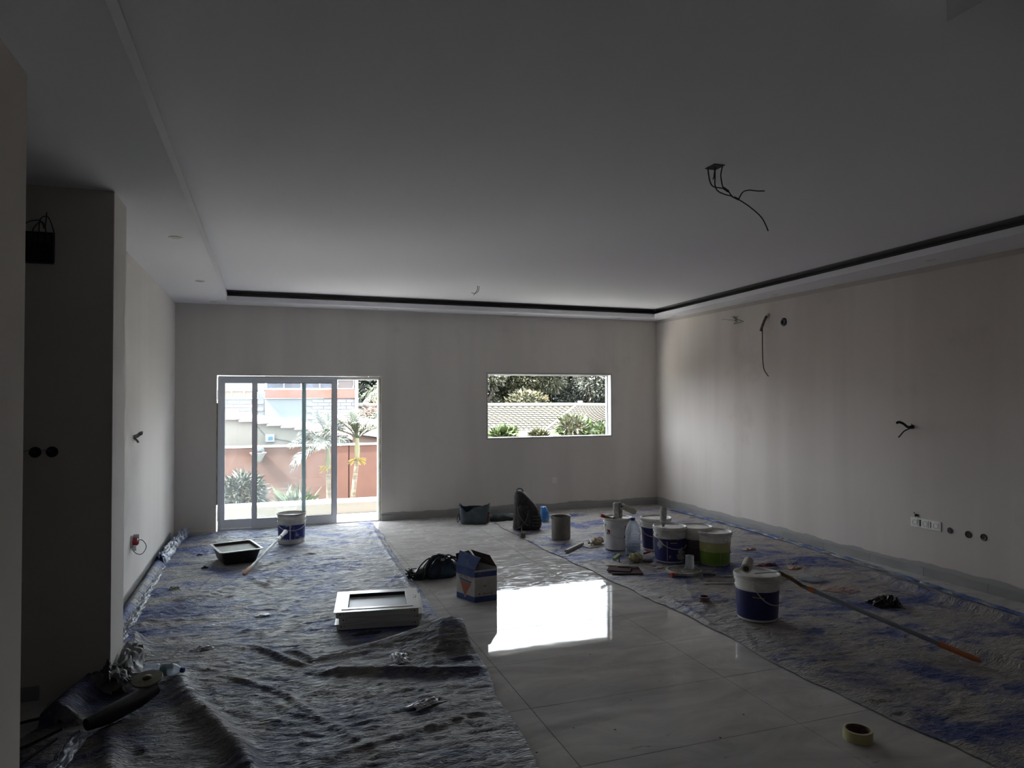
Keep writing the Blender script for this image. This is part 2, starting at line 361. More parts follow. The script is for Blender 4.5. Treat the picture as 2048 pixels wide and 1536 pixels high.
MB().box(-.500, .437, YD+.070, YD+.076, .122, 1.855).build('glass_pane', paneM, pf)
ps = frame_part('sliding_panel', dr)
bars(-.178, .886, .012, 1.905, YD+.006, YD+.045, (.062, .072, .05, .105), 'slide', alu, ps)
MB().box(-.116, .814, YD+.022, YD+.028, .117, 1.855).build('glass_pane', paneM, ps)
g = MB(); g.box(-.119, -.114, YD+.004, YD+.03, .115, 1.857); g.box(.812, .817, YD+.004, YD+.03, .115, 1.857); g.box(-.116, .814, YD+.004, YD+.03, 1.853, 1.858); g.box(-.116, .814, YD+.004, YD+.03, .114, .119)
g.build('gasket', gasket, ps)
# foam-filled gaps round the frame (left open near the head and at the left corners, as in the photo)
MB().box(-.58, 1.46, D+.03, D+.14, 1.9355, 1.944).box(-.5965, -.5805, D+.03, D+.14, .32, 1.60).box(1.441, 1.4605, D+.012, D+.14, .0, 1.95).build('foam_seal', foam, dr)
wn = struct('window_1', 'unglazed window hole with a thin corner bead')
t = .008
mb = MB(); e = D-.003
mb.box(WX0-t, WX0, e, D+WT-.01, WZ0-t, WZ1+t); mb.box(WX1, WX1+t, e, D+WT-.01, WZ0-t, WZ1+t)
mb.box(WX0, WX1, e, D+WT-.01, WZ0-t, WZ0); mb.box(WX0, WX1, e, D+WT-.01, WZ1, WZ1+t)
beadM = M('plaster_reveal', (.62, .62, .62), rough=.7)
MB().box(WX0, WX0+.006, D-.002, D+WT, WZ0, WZ1).build('reveal', beadM, wn)
MB().box(WX1-.006, WX1, D-.002, D+WT, WZ0, WZ1).build('reveal', beadM, wn)
MB().box(WX0+.006, WX1-.006, D-.002, D+WT, WZ0, WZ0+.006).build('window_sill', beadM, wn)
MB().box(WX0+.006, WX1-.006, D-.002, D+WT, WZ1-.006, WZ1).build('reveal', beadM, wn)
MB().box(WX1-.030, WX1-.0062, D+.09, D+.13, WZ0+.0062, WZ1-.0062).box(WX0+.0062, WX1-.031, D+.09, D+.13, WZ1-.022, WZ1-.0062).build('subframe', M('white_sub', (.8, .8, .8), rough=.4), wn)
fr = MB(); q = .016
fr.box(WX0-q, WX0, D-.004, D-.0002, WZ0-q, WZ1+q); fr.box(WX1, WX1+q, D-.004, D-.0002, WZ0-q, WZ1+q); fr.box(WX0, WX1, D-.004, D-.0002, WZ0-q, WZ0); fr.box(WX0, WX1, D-.004, D-.0002, WZ1, WZ1+q)
fr.build('corner_bead', M('bead_grey', (.42, .41, .40), rough=.6), wn)

# ------------------------------------------------------------------ drop cloths
def cloth_mat(name, blue, dust, dark, cover, stretch=(1, 1.5, 1)):
    m = M(name, dust, rough=.75, spec=.35); N, L, b = nodes(m)
    g = N.new('ShaderNodeNewGeometry'); mp = N.new('ShaderNodeMapping'); mp.inputs['Scale'].default_value = stretch; L.new(g.outputs[0], mp.inputs[0])
    n1 = N.new('ShaderNodeTexNoise'); n1.inputs['Scale'].default_value = 1.5; n1.inputs['Detail'].default_value = 10; n1.inputs['Roughness'].default_value = .66; n1.inputs['Distortion'].default_value = .6; L.new(mp.outputs[0], n1.inputs[0])
    r1 = N.new('ShaderNodeMapRange'); r1.inputs[1].default_value = cover-.06; r1.inputs[2].default_value = cover+.07; L.new(n1.outputs[0], r1.inputs[0])
    mp2 = N.new('ShaderNodeMapping'); mp2.inputs['Scale'].default_value = (5, 16, 5); L.new(g.outputs[0], mp2.inputs[0])
    n2 = N.new('ShaderNodeTexNoise'); n2.inputs['Scale'].default_value = 2; n2.inputs['Detail'].default_value = 8; n2.inputs['Roughness'].default_value = .7; n2.inputs['Distortion'].default_value = .8; L.new(mp2.outputs[0], n2.inputs[0])
    r2 = N.new('ShaderNodeMapRange'); r2.inputs[1].default_value = .40; r2.inputs[2].default_value = .62; L.new(n2.outputs[0], r2.inputs[0])
    a = N.new('ShaderNodeMix'); a.data_type = 'RGBA'; a.inputs[6].default_value = (*dust, 1); a.inputs[7].default_value = (*blue, 1)
    ad = N.new('ShaderNodeMath'); ad.operation = 'MULTIPLY_ADD'; ad.use_clamp = True; ad.inputs[1].default_value = .35; sb = N.new('ShaderNodeMath'); sb.operation = 'SUBTRACT'; sb.inputs[1].default_value = .35
    L.new(r2.outputs[0], sb.inputs[0]); L.new(sb.outputs[0], ad.inputs[0]); L.new(r1.outputs[0], ad.inputs[2]); L.new(ad.outputs[0], a.inputs[0])
    d = N.new('ShaderNodeMix'); d.data_type = 'RGBA'; d.inputs[7].default_value = (*dark, 1); L.new(a.outputs[2], d.inputs[6])
    n3 = N.new('ShaderNodeTexNoise'); n3.inputs['Scale'].default_value = 3.7; n3.inputs['Detail'].default_value = 9; n3.inputs['Roughness'].default_value = .7; L.new(mp2.outputs[0], n3.inputs[0])
    r3 = N.new('ShaderNodeMapRange'); r3.inputs[1].default_value = .56; r3.inputs[2].default_value = .74; r3.inputs[4].default_value = .6; L.new(n3.outputs[0], r3.inputs[0]); L.new(r3.outputs[0], d.inputs[0])
    L.new(d.outputs[2], b.inputs['Base Color'])
    mp3 = N.new('ShaderNodeMapping'); mp3.inputs['Scale'].default_value = (14, 30, 14); L.new(g.outputs[0], mp3.inputs[0])
    n4 = N.new('ShaderNodeTexNoise'); n4.inputs['Scale'].default_value = 1.6; n4.inputs['Detail'].default_value = 7; n4.inputs['Distortion'].default_value = 1.2; L.new(mp3.outputs[0], n4.inputs[0])
    bp = N.new('ShaderNodeBump'); bp.inputs['Strength'].default_value = 1.0; bp.inputs['Distance'].default_value = .02; L.new(n4.outputs[0], bp.inputs['Height']); L.new(bp.outputs[0], b.inputs['Normal'])
    rr = N.new('ShaderNodeMapRange'); rr.inputs[3].default_value = .42; rr.inputs[4].default_value = .8; L.new(r2.outputs[0], rr.inputs[0]); L.new(rr.outputs[0], b.inputs['Roughness'])
    return m
clothA = cloth_mat('dusty_tarp_far', (.075, .10, .235), (.29, .28, .265), (.03, .035, .06), .51)
clothB = cloth_mat('dusty_tarp_near', (.045, .056, .12), (.17, .158, .145), (.026, .028, .045), .52)
clothC = cloth_mat('dusty_tarp_right', (.045, .065, .20), (.33, .30, .27), (.03, .035, .07), .535)
def seg_d(X, Y, pl):
    best = np.full(X.shape, 9.); tt = np.zeros(X.shape); L_ = 0
    tot = sum(math.dist(a, b) for a, b in zip(pl[:-1], pl[1:]))
    for (ax, ay), (bx, by) in zip(pl[:-1], pl[1:]):
        dx, dy = bx-ax, by-ay; l = math.hypot(dx, dy); t = np.clip(((X-ax)*dx+(Y-ay)*dy)/(l*l), 0, 1)
        d = np.hypot(X-ax-t*dx, Y-ay-t*dy); s = d < best; best = np.where(s, d, best); tt = np.where(s, (L_+t*l)/tot, tt); L_ += l
    return best, tt
def cloth(name, label, rows, m, base=.004, step=.0135, amp=1.0, folds=(), seed=0, jag=.02, extra=None):
    rows = sorted(rows); Yk = [r[0] for r in rows]
    ny = int((Yk[-1]-Yk[0])/step); Yv = np.linspace(Yk[0], Yk[-1], ny)
    xl = np.interp(Yv, Yk, [r[1] for r in rows]); xr = np.interp(Yv, Yk, [r[2] for r in rows])
    xl = xl+jag*(vnoise(Yv*3, Yv*0, seed+5)+.4*vnoise(Yv*11, Yv*0, seed+6)); xr = xr+jag*(vnoise(Yv*3, Yv*0+3, seed+7)+.4*vnoise(Yv*11, Yv*0, seed+8))
    nx = int(np.max(xr-xl)/step); U = np.linspace(0, 1, nx)
    X = xl[:, None]+(xr-xl)[:, None]*U[None, :]; Y = np.repeat(Yv[:, None], nx, 1)
    Y = Y+jag*.8*vnoise(X*2.5, Y*.0+1, seed+9)*np.clip((abs(Y-(Yk[0]+Yk[-1])/2)/((Yk[-1]-Yk[0])/2)-.9)*10, 0, 1)
    wx = X+.15*vnoise(X*2, Y*2, seed); wy = Y+.12*vnoise(X*1.7+9, Y*2, seed+1)
    r1 = 1-np.abs(vnoise(wx*2.6, wy*9, seed+2)); r2 = 1-np.abs(vnoise(wx*3.2, wy*20, seed+3)); r3 = 1-np.abs(vnoise(wx*7+wy*3, wy*36, seed+4))
    dens = .6+.4*vnoise(X*1.3, Y*1.3, seed+12)
    Z = amp*(.004*r1**4+.0075*r2**5*dens+.0065*r3**4*dens+.003*(1-np.abs(vnoise(wx*9+wy*2, wy*17-wx*3, seed+20)))**6)
    Z += amp*.006*(1-np.abs(vnoise(wx*5-wy*2, wy*3+wx, seed+14)))**8
    edge = np.minimum(np.minimum(X-xl[:, None], xr[:, None]-X), np.minimum(Y-Yk[0], Yk[-1]-Y)); Z *= np.clip(.25+edge/.06, .25, 1)
    for pl, h, wd in folds:
        d, t = seg_d(X, Y, pl); Z += h*np.sin(np.clip(t, .02, .98)*PI)**.35*np.exp(-(d/wd)**2)
    Z += base
    if extra: Z, X, Y = extra(X, Y, Z)
    vs = np.stack([X, Y, Z], -1).reshape(-1, 3)
    idx = np.arange(ny*nx).reshape(ny, nx)
    fs = np.stack([idx[:-1, :-1], idx[:-1, 1:], idx[1:, 1:], idx[1:, :-1]], -1).reshape(-1, 4)
    me = bpy.data.meshes.new(name); me.from_pydata(vs.tolist(), [], fs.tolist()); me.materials.append(m); me.shade_smooth()
    o = bpy.data.objects.new(name, me); COL.objects.link(o)
    so = o.modifiers.new('solid', 'SOLIDIFY'); so.thickness = .0016; so.offset = 1
    return tag(o, label, 'drop cloth')
cloth('drop_cloth', 'dusty blue-grey drop cloth spread from the sliding door to the frames', [(9.36, -1.03, 1.33), (8.4, -1.04, 1.31), (6.9, -1.04, 1.26), (5.7, -1.045, 1.235), (4.9, -1.04, 1.22), (4.87, -1.03, 1.22), (4.86, -.80, 1.22), (4.45, -.80, 1.18)], clothA,
      folds=[([(-.95, 5.5), (-.67, 6.0), (-.33, 6.5), (-.16, 6.9)], .03, .05), ([(-.16, 6.9), (.0, 6.5), (.25, 7.4)], .02, .03), ([(-.28, 7.0), (.3, 7.6), (.62, 7.75)], .016, .025), ([(-1.0, 5.0), (-1.02, 9.2)], .05, .045),
             ([(1.17, 5.0), (1.2, 7), (1.27, 9)], .01, .02), ([(.1, 5.6), (.5, 6.6)], .009, .02)], seed=1)
def corner_lift(X, Y, Z):
    # far right corner turned up, far edge standing proud
    d = np.hypot(X-1.20, (Y-4.60)*.9); Z = Z+.135*np.exp(-(d/.27)**1.8)
    e = np.clip((Y-(np.interp(X, [-.9, -.3, .28, .8, 1.25], [5.22, 5.1, 4.58, 4.66, 4.66])-.16))/.16, 0, 1)
    Z = Z+.045*e**2*np.interp(X, [-.9, -.5, .1, .3, .5, .9, 1.2], [.2, 1, 1, .35, .5, .8, .6])
    d2, t = seg_d(X, Y, [(-1.0, 3.7), (-.93, 4.1), (-.84, 4.55), (-.8, 4.9)]); Z = Z+.10*np.exp(-(d2/.09)**2)*(t > .02)
    Ye = np.interp(X, [-.9, -.3, .28, .8, 1.25], [5.22, 5.1, 4.58, 4.66, 4.62]); k = (Y-2.2)/(4.66-2.2)
    Y = 2.2+(Ye-2.2)*k
    return Z, X, Y
cloth('drop_cloth', 'near dark drop cloth with its far corner turned up', [(4.66, -.80, 1.235), (4.35, -.80, 1.235), (4.05, -.92, 1.25), (3.63, -1.10, 1.205), (3.17, -1.0, 1.18), (3.0, -.80, 1.16), (2.9, -.80, 1.15), (2.2, -.80, 1.08)], clothB,
      base=.018, amp=.95, folds=[([(.3, 4.4), (.9, 4.1), (1.2, 4.05)], .03, .04), ([(-.5, 4.3), (.1, 4.0), (.5, 3.3)], .012, .03), ([(.2, 3.3), (1.1, 3.5)], .012, .035), ([(-.52, 4.25), (-.40, 3.85), (-.12, 3.35), (.02, 2.9), (.05, 2.5)], .055, .06), ([(-.72, 3.6), (-.62, 3.2), (-.55, 2.8)], .03, .05), ([(-.45, 4.75), (-.1, 4.7), (.25, 4.45)], .02, .04)],
      seed=31, extra=corner_lift)
cloth('drop_cloth', 'long blue drop cloth under the paint buckets beside the right wall', [(9.0, 3.9, 5.45), (8.8, 2.84, 5.55), (7.6, 2.845, 5.6), (6.7, 2.87, 5.63), (5.7, 2.93, 5.55), (5.1, 2.97, 5.45), (4.4, 3.02, 5.36), (3.8, 2.99, 5.34), (3.3, 2.99, 5.3), (2.96, 2.99, 5.3), (2.4, 3.06, 5.3), (1.9, 3.08, 5.3)], clothC,
      folds=[([(3.05, 4.5), (3.35, 4.75), (3.9, 4.7)], .012, .03), ([(5.2, 3.3), (5.15, 4.2), (5.3, 5.0)], .05, .05), ([(3.05, 4.3), (3.1, 4.9), (3.0, 5.4)], .015, .02), ([(4.6, 2.2), (4.3, 2.9), (4.25, 3.6)], .05, .06), ([(4.2, 7.3), (3.2, 7.25)], .01, .03), ([(5.4, 7.9), (5.5, 6.6)], .03, .05), ([(4.9, 5.4), (4.2, 5.6)], .012, .03)],
      seed=61, amp=.9, step=.016)
# plastic sheet strip bunched along the left wall
def strip(name, label, cat, path, wd, hgt, m, seed=0, n=150, k=26, zb=.012):
    P = sm(path, max(2, n//len(path))); vs = []; fs = []
    rr = np.random.RandomState(seed)
    for i, p in enumerate(P):
        q = P[min(i+1, len(P)-1)]-P[max(i-1, 0)]; q.z = 0; q.normalize(); nn = Vector((q.y, -q.x, 0))
        for j in range(k):
            u = j/(k-1)
            z = zb+hgt*(math.sin(u*PI)**.7)*(.5+.5*abs(float(vnoise(i*.22, j*.35, seed))))+.012*abs(float(vnoise(i*.7, j*.9, seed+1)))
            off = (u-.5)*wd+.02*float(vnoise(i*.3, j*.3, seed+2)); vs.append(p+nn*off+Vector((0, 0, z)))
    L_ = len(P)
    fs = [(i*k+j, (i+1)*k+j, (i+1)*k+j+1, i*k+j+1) for i in range(L_-1) for j in range(k-1)]
    mb = MB(); mb.add(vs, fs); o = mb.build(name, m, smooth=180)
    return tag(o, label, cat)
filmB = M('blue_film', (.05, .10, .28), rough=.38, col2=(.26, .28, .32), scale=5, bump=.6, bscale=30, spec=.6)
filmC = M('milky_film', (.13, .14, .17), rough=.5, col2=(.10, .11, .14), scale=9, bump=.8, bscale=28, spec=.7)
strip('plastic_sheet', 'shiny blue plastic sheet bunched up in the back left corner', 'plastic sheet', [(-.99, 7.7, 0), (-.96, 8.6, 0), (-.93, 9.34, 0)], .1, .11, filmB, 3)
strip('plastic_sheet', 'milky clear plastic sheet crumpled along the left wall foot', 'plastic sheet', [(-.97, 4.95, 0), (-.95, 5.6, 0), (-.965, 6.5, 0), (-.985, 7.6, 0)], .11, .018, filmC, 9)
strip('plastic_sheet', 'blue plastic edge strip running along the right wall skirting', 'plastic sheet', [(5.6, 8.9, 0), (5.63, 7.6, 0), (5.60, 6.2, 0), (5.52, 5.2, 0), (5.40, 4.3, 0), (5.32, 3.5, 0)], .07, .018, filmB, 15)

# ------------------------------------------------------------------ ceiling and wall electrics
for k, (x, y) in enumerate([(-.638, 3.6), (-.638, 5.64), (-.637, 7.644), (-.614, 9.22), (1.363, 9.26), (3.322, 9.26), (4.98, 9.26), (5.60, 8.733), (5.56, 6.544), (5.47, 4.489)]):
    if k == 0: continue
    nm = ['', 'recessed ceiling spotlight on the left border, nearest to the pillar', 'recessed ceiling spotlight on the left border, second from the pillar', 'recessed ceiling spotlight in the back left corner of the border',
          'recessed ceiling spotlight on the back border above the sliding door', 'recessed ceiling spotlight on the back border above the window', 'recessed ceiling spotlight on the back border, nearest the right corner',
          'recessed ceiling spotlight on the right border, nearest the back corner', 'recessed ceiling spotlight on the right border above the dangling black cable', 'recessed ceiling spotlight on the right border, farthest from the back wall'][k]
    t_ = thing('ceiling_spotlight', nm, 'spotlight', (x, y, H), group='recessed spotlights in the ceiling border')
    MB().lathe([(.032, -.0005), (.035, -.005), (.046, -.006), (.050, -.003), (.050, -.0002)], 28, cap0=False, cap1=False).build('trim_ring', white_pl, t_, smooth=40)
    MB().lathe([(.034, -.002), (.034, -.0015)], 24).build('lamp', M('lamp_face', (.62, .61, .6), rough=.4), t_)
def wire(pts, r=.003, k=7): return MB().tube(sm(pts, k), r, 6)
jb = thing('junction_box', 'open black junction box with long dangling wires in mid-ceiling', 'junction box', (2.42, 3.34, HC))
MB().box(-.035, .035, -.045, .045, -.004, -.0003).build('box_rim', M('dirty_rim', (.05, .05, .05), rough=.8), jb)
def jw(pts, nm='wire', r=.0035): wire(pts, r).build(nm, black_r, jb, smooth=60)
# view is along (+x*.33,+y*.94): right in picture = +x mostly
jw([(-.035, .02, 0), (-.036, .01, -.05), (-.03, -.0, -.10), (-.005, 0, -.118), (.06, 0, -.12)])
jw([(0, .0, 0), (.0, 0, -.05), (.0, 0, -.11), (.02, 0, -.14), (.07, 0, -.155), (.12, 0, -.16)])
jw([(.03, -.03, 0), (.025, -.02, -.05), (.04, -.01, -.10), (.06, 0, -.12), (.09, 0, -.135), (.12, 0, -.165), (.16, 0, -.175), (.24, -.01, -.22), (.30, -.03, -.28), (.335, -.04, -.355)])
jw([(.16, 0, -.175), (.19, .0, -.13), (.24, .01, -.11), (.31, .02, -.105), (.36, .02, -.10)])
jw([(0, 0, 0), (-.008, 0, -.06), (-.015, 0, -.075)], r=.003)
MB().tube([(.055, 0, -.117), (.09, 0, -.135)], .007, 8).build('splice_tape', black_r, jb); MB().tube([(.13, 0, -.165), (.16, 0, -.175)], .006, 8).build('splice_tape', black_r, jb)
cw = thing('ceiling_wire', 'small thin wire hanging from the ceiling towards the back wall', 'wire', (2.34, 7.83, HC))
wire([(0, 0, 0), (-.005, 0, -.05), (-.05, 0, -.11)], .0035).build('wire', copper_wire, cw)
wire([(.02, 0, 0), (.01, 0, -.06), (-.03, 0, -.09), (-.075, 0, -.08)], .003).build('wire', copper_wire, cw)

def on_right(y, z): return (XR, y, z)
def socket_insert(parent, y, z, xs=-1, r=.021):
    Mx = Matrix.Translation((0, y, z)) @ Matrix.Rotation(xs*PI/2, 4, 'Y')
    MB().lathe([(r+.003, .0095), (r+.003, .0125), (r, .0125), (r-.002, .006), (.0, .006)], 28, Mx, cap0=False, cap1=False).build('socket_insert', M('socket_grey', (.30, .31, .32), rough=.35), parent, smooth=40)
ts = thing('wall_socket', 'triple white socket plate low on the right wall', 'socket', on_right(4.775, .482))
MB().box(-.008, -.0006, -.155, .155, -.043, .043).build('cover_plate', M('white_plate', (.86, .85, .78), rough=.35), ts, bevel=.003)
for dy in (.107, 0, -.107):
    p_ = MB().box(-.011, -.0082, dy-.032, dy+.032, -.033, .033).build('module', M('white_plate', ()), ts, bevel=.002)
    socket_insert(ts, dy, 0)
MB().box(-.0095, -.0083, .045, .060, -.03, .03).build('gap_slot', dark_hole, ts)
MB().box(-.0095, -.0083, -.060, -.048, -.028, .028).build('gap_slot', M('slot_grey', (.2, .2, .19), rough=.6), ts)
def ring_box(y, z, label, r=.028, coil=False, xw=XR, sx=-1, deep=True):
    t_ = thing('back_box', label, 'wall box', (xw, y, z), group='open round wall boxes beside the triple socket' if xw > 0 else None)
    Mx = Matrix.Rotation(sx*PI/2, 4, 'Y')
    MB().lathe([(r, .0003), (r, .004), (r*.86, .004), (r*.86, .0012), (.0, .0012)], 28, Mx, cap0=False, cap1=False).build('box_rim', M('box_brown', (.035, .022, .018), rough=.7), t_, smooth=40)
    return t_, Mx
b1, Mx = ring_box(4.536, .465, 'open round wall box with a coiled white wire, nearest the triple socket', .026)
pts = [Vector((-.006-.001*k, .014*math.cos(k*.55), .014*math.sin(k*.55)))*1 for k in range(14)]; MB().tube(pts, .002, 5).build('wire', M('white_wire', (.5, .5, .5), rough=.4), b1)
b2, Mx = ring_box(4.364, .461, 'open round wall box, dark and empty, between the two others', .030)
b3, Mx = ring_box(4.227, .462, 'open round wall box with a loose ring, rightmost of the row', .030)
MB().tube([(-.006, .018*math.cos(a), .018*math.sin(a)-.003) for a in np.linspace(2.6, 6.0, 14)], .003, 5).build('wire', M('pale_pipe', (.35, .33, .3), rough=.5), b3)
hb = thing('wall_hole', 'small ragged hole above the triple socket plate', 'hole', on_right(4.867, .545))
MB().loft([(0, 0, 0, .013, .022, 2), (0, 0, .003, .011, .02, 2)], 14, .08, 4).build('opening', dark_hole, hb, rot=(0, -PI/2, 0))
wire([(0, 0, 0), (-.02, .01, .02), (-.015, .02, .03), (-.002, .015, .01)], .002).build('wire', black_r, hb)
# sconce pigtails
sp = thing('wall_wires', 'bundle of taped black wires sticking out of the right wall above the socket plate', 'wires', on_right(4.90, 1.37))
MB().loft([(0, 0, 0, .022, .022, 2), (0, 0, .003, .018, .02, 2)], 16, .07, 2).build('opening', M('grey_hole', (.12, .11, .1), rough=.9), sp, rot=(0, -PI/2, 0))
MB().tube(sm([(0, 0, 0), (-.05, .01, .0), (-.09, .02, .03), (-.12, .04, .045), (-.13, .06, .035)], 5), .012, 8, None).build('cable_sleeve', black_r, sp, smooth=60)
MB().tube(sm([(-.02, 0, -.01), (-.07, .03, -.04), (-.09, .06, -.085), (-.10, .07, -.10)], 5), .006, 7).build('wire', black_r, sp, smooth=60)
for a in range(4): wire([(0, 0, 0), (-.03, -.02+.01*a, .02-.012*a), (-.05, -.03+.018*a, .03-.02*a)], .0025).build('wire', black_r, sp)
bc = thing('dangling_cable', 'long black cable hanging from a conduit on the upper right wall', 'cable', on_right(6.857, 2.66))
MB().tube(sm([(0, 0, .0), (-.03, .02, -.04), (-.05, .05, -.12), (-.06, .08, -.20)], 6), .015, 10, None).build('conduit_stub', M('dark_conduit', (.03, .02, .018), rough=.6, col2=(.12, .1, .09), scale=30), bc, smooth=60)
MB().tube([(-.006, .0, .0), (-.03, .0, -.02)], .019, 12).build('white_collar', dirty_white, bc)
wire([(-.05, .06, -.17), (-.06, .05, -.30), (-.06, .05, -.45), (-.055, .05, -.58), (-.06, .02, -.68), (-.06, -.05, -.755)], .0055, 8).build('cable', black_r, bc, smooth=60)
h3 = thing('pipe_hole', 'round hole with a grey pipe end to the right of the dangling cable', 'hole', on_right(6.60, 2.535))
MB().loft([(0, 0, 0, .05, .05, 2), (0, 0, .004, .045, .045, 2)], 18, .04, 8).build('opening', M('pipe_grey', (.06, .07, .08), rough=.7, col2=(.02, .02, .02), scale=25), h3, rot=(0, -PI/2, 0))
MB().lathe([(.036, 0), (.036, .02), (.028, .02), (.028, 0)], 20, Matrix.Rotation(-PI/2, 4, 'Y'), cap0=False, cap1=False).build('pipe_end', M('pipe_blue_grey', (.11, .13, .15), rough=.6), h3)
tw = thing('wire_tangle', 'thin tangled wires poking out of the wall left of the dangling cable', 'wires', on_right(7.33, 2.64))
rr = random.Random(5)
for k in range(4):
    pts = [(0, 0, -.02)]+[(-.03-.02*j, rr.uniform(0, .16), rr.uniform(-.05, .05)) for j in range(5)]
    wire(pts, .0022, 5).build('wire', copper_wire, tw)
wire([(-.02, .10, 0), (-.05, .2, .01), (-.08, .30, .04), (-.08, .34, .03)], .0022, 5).build('wire', copper_wire, tw)
bs = thing('wall_socket', 'single white socket on the back wall under the window', 'socket', (3.999, D, .445))
MB().box(-.036, .036, -.009, -.0006, -.040, .040).build('cover_plate', M('white_plate', ()), bs, bevel=.003)
MB().lathe([(.024, .009), (.024, .0115), (.021, .0115), (.019, .004), (0, .004)], 24, Matrix.Rotation(PI/2, 4, 'X'), cap0=False, cap1=False).build('socket_insert', M('socket_grey', ()), bs, smooth=40)
ls = thing('wall_box', 'red wall box with a loose grey cable loop low on the left wall', 'wall box', (XL, 6.60, .45))
MB().box(.0005, .012, -.04, .04, -.05, .06).build('cover_plate', white_pl, ls, bevel=.002)
MB().lathe([(.03, 0), (.032, .035), (.02, .045), (0, .046)], 18, Matrix.Translation((.01, 0, .0)) @ Matrix.Rotation(PI/2, 4, 'Y'), cap1=False).build('red_cap', M('red_plastic', (.35, .02, .03), rough=.4), ls, smooth=40)
MB().box(.012, .055, .01, .02, .0, .06).build('clip', M('clear_clip', (.6, .62, .65), rough=.2), ls, bevel=.002); MB().box(.012, .04, -.03, -.015, -.07, -.03).build('clip', M('clear_clip', ()), ls, bevel=.002)
wire([(.02, 0, -.01), (.07, 0, .015), (.105, 0, -.02), (.11, 0, -.06), (.08, 0, -.105), (.04, 0, -.10), (.003, .0, -.06)], .0035, 8).build('cable', M('grey_cable', (.1, .1, .11), rough=.5), ls, smooth=60)
lsc = thing('wall_wires', 'short bundle of taped wires on the left wall above the red box', 'wires', (XL, 6.66, 1.33))
MB().tube(sm([(0, 0, 0), (.03, 0, .01), (.055, 0, .03), (.07, 0, .03)], 4), .016, 9).tube(sm([(.005, 0, -.01), (.03, 0, -.035), (.035, 0, -.05)], 4), .009, 7).build('wire_bundle', M('wire_grey_mix', (.05, .05, .05), rough=.6, col2=(.25, .25, .24), scale=60), lsc, smooth=60)
# recess electrics (behind the near wall edge)
rb = thing('distribution_box', 'dark open distribution box with curling wires high in the left recess', 'electrical box', (-1.215, 4.50, 2.50))
MB().box(-.085, .085, -.004, -.0005, -.085, .085).build('box_opening', dark_hole, rb, bevel=.002)
mb = MB(); q = .008; mb.box(-.09, .09, -.01, -.0005, -.093, -.085); mb.box(-.093, -.085, -.01, -.0005, -.085, .085); mb.box(.085, .093, -.01, -.0005, -.085, .085); mb.build('box_rim', M('rim_dark', (.05, .05, .05), rough=.5), rb)
for pts in ([(-.05, -.01, .05), (-.04, -.03, .12), (.03, -.04, .14), (.05, -.03, .1), (.06, -.03, .19)], [(.02, -.01, .04), (.03, -.04, .14), (.07, -.05, .16), (.095, -.04, .09), (.09, -.03, .06)], [(-.03, -.01, 0), (.0, -.03, .1), (.045, -.04, .13), (.06, -.03, .06)]):
    wire(pts, .003, 6).build('wire', black_r, rb, smooth=60)
for k in range(5): MB().box(-.07+.03*k, -.052+.03*k, -.012, -.004, .03, .07).build('breaker', M('dark_breaker', (.03, .03, .032), rough=.4), rb)
for x, lb in ((-1.205, 'dark open round switch box half hidden by the near wall edge'), (-1.125, 'dark open round switch box in the left recess, wires crossing to its neighbour')):
    t_ = thing('switch_box', lb, 'wall box', (x, 4.50, 1.36))
    MB().lathe([(.03, .0005), (.03, .006), (.026, .006), (.026, .002), (0, .002)], 22, Matrix.Rotation(PI/2, 4, 'X'), cap0=False, cap1=False).build('box_rim', dark_hole, t_, smooth=40)
    wire([(-.0, -.002, 0), (-.03, -.02, .012), (-.05, -.015, .005)], .0022).build('wire', copper_wire, t_)

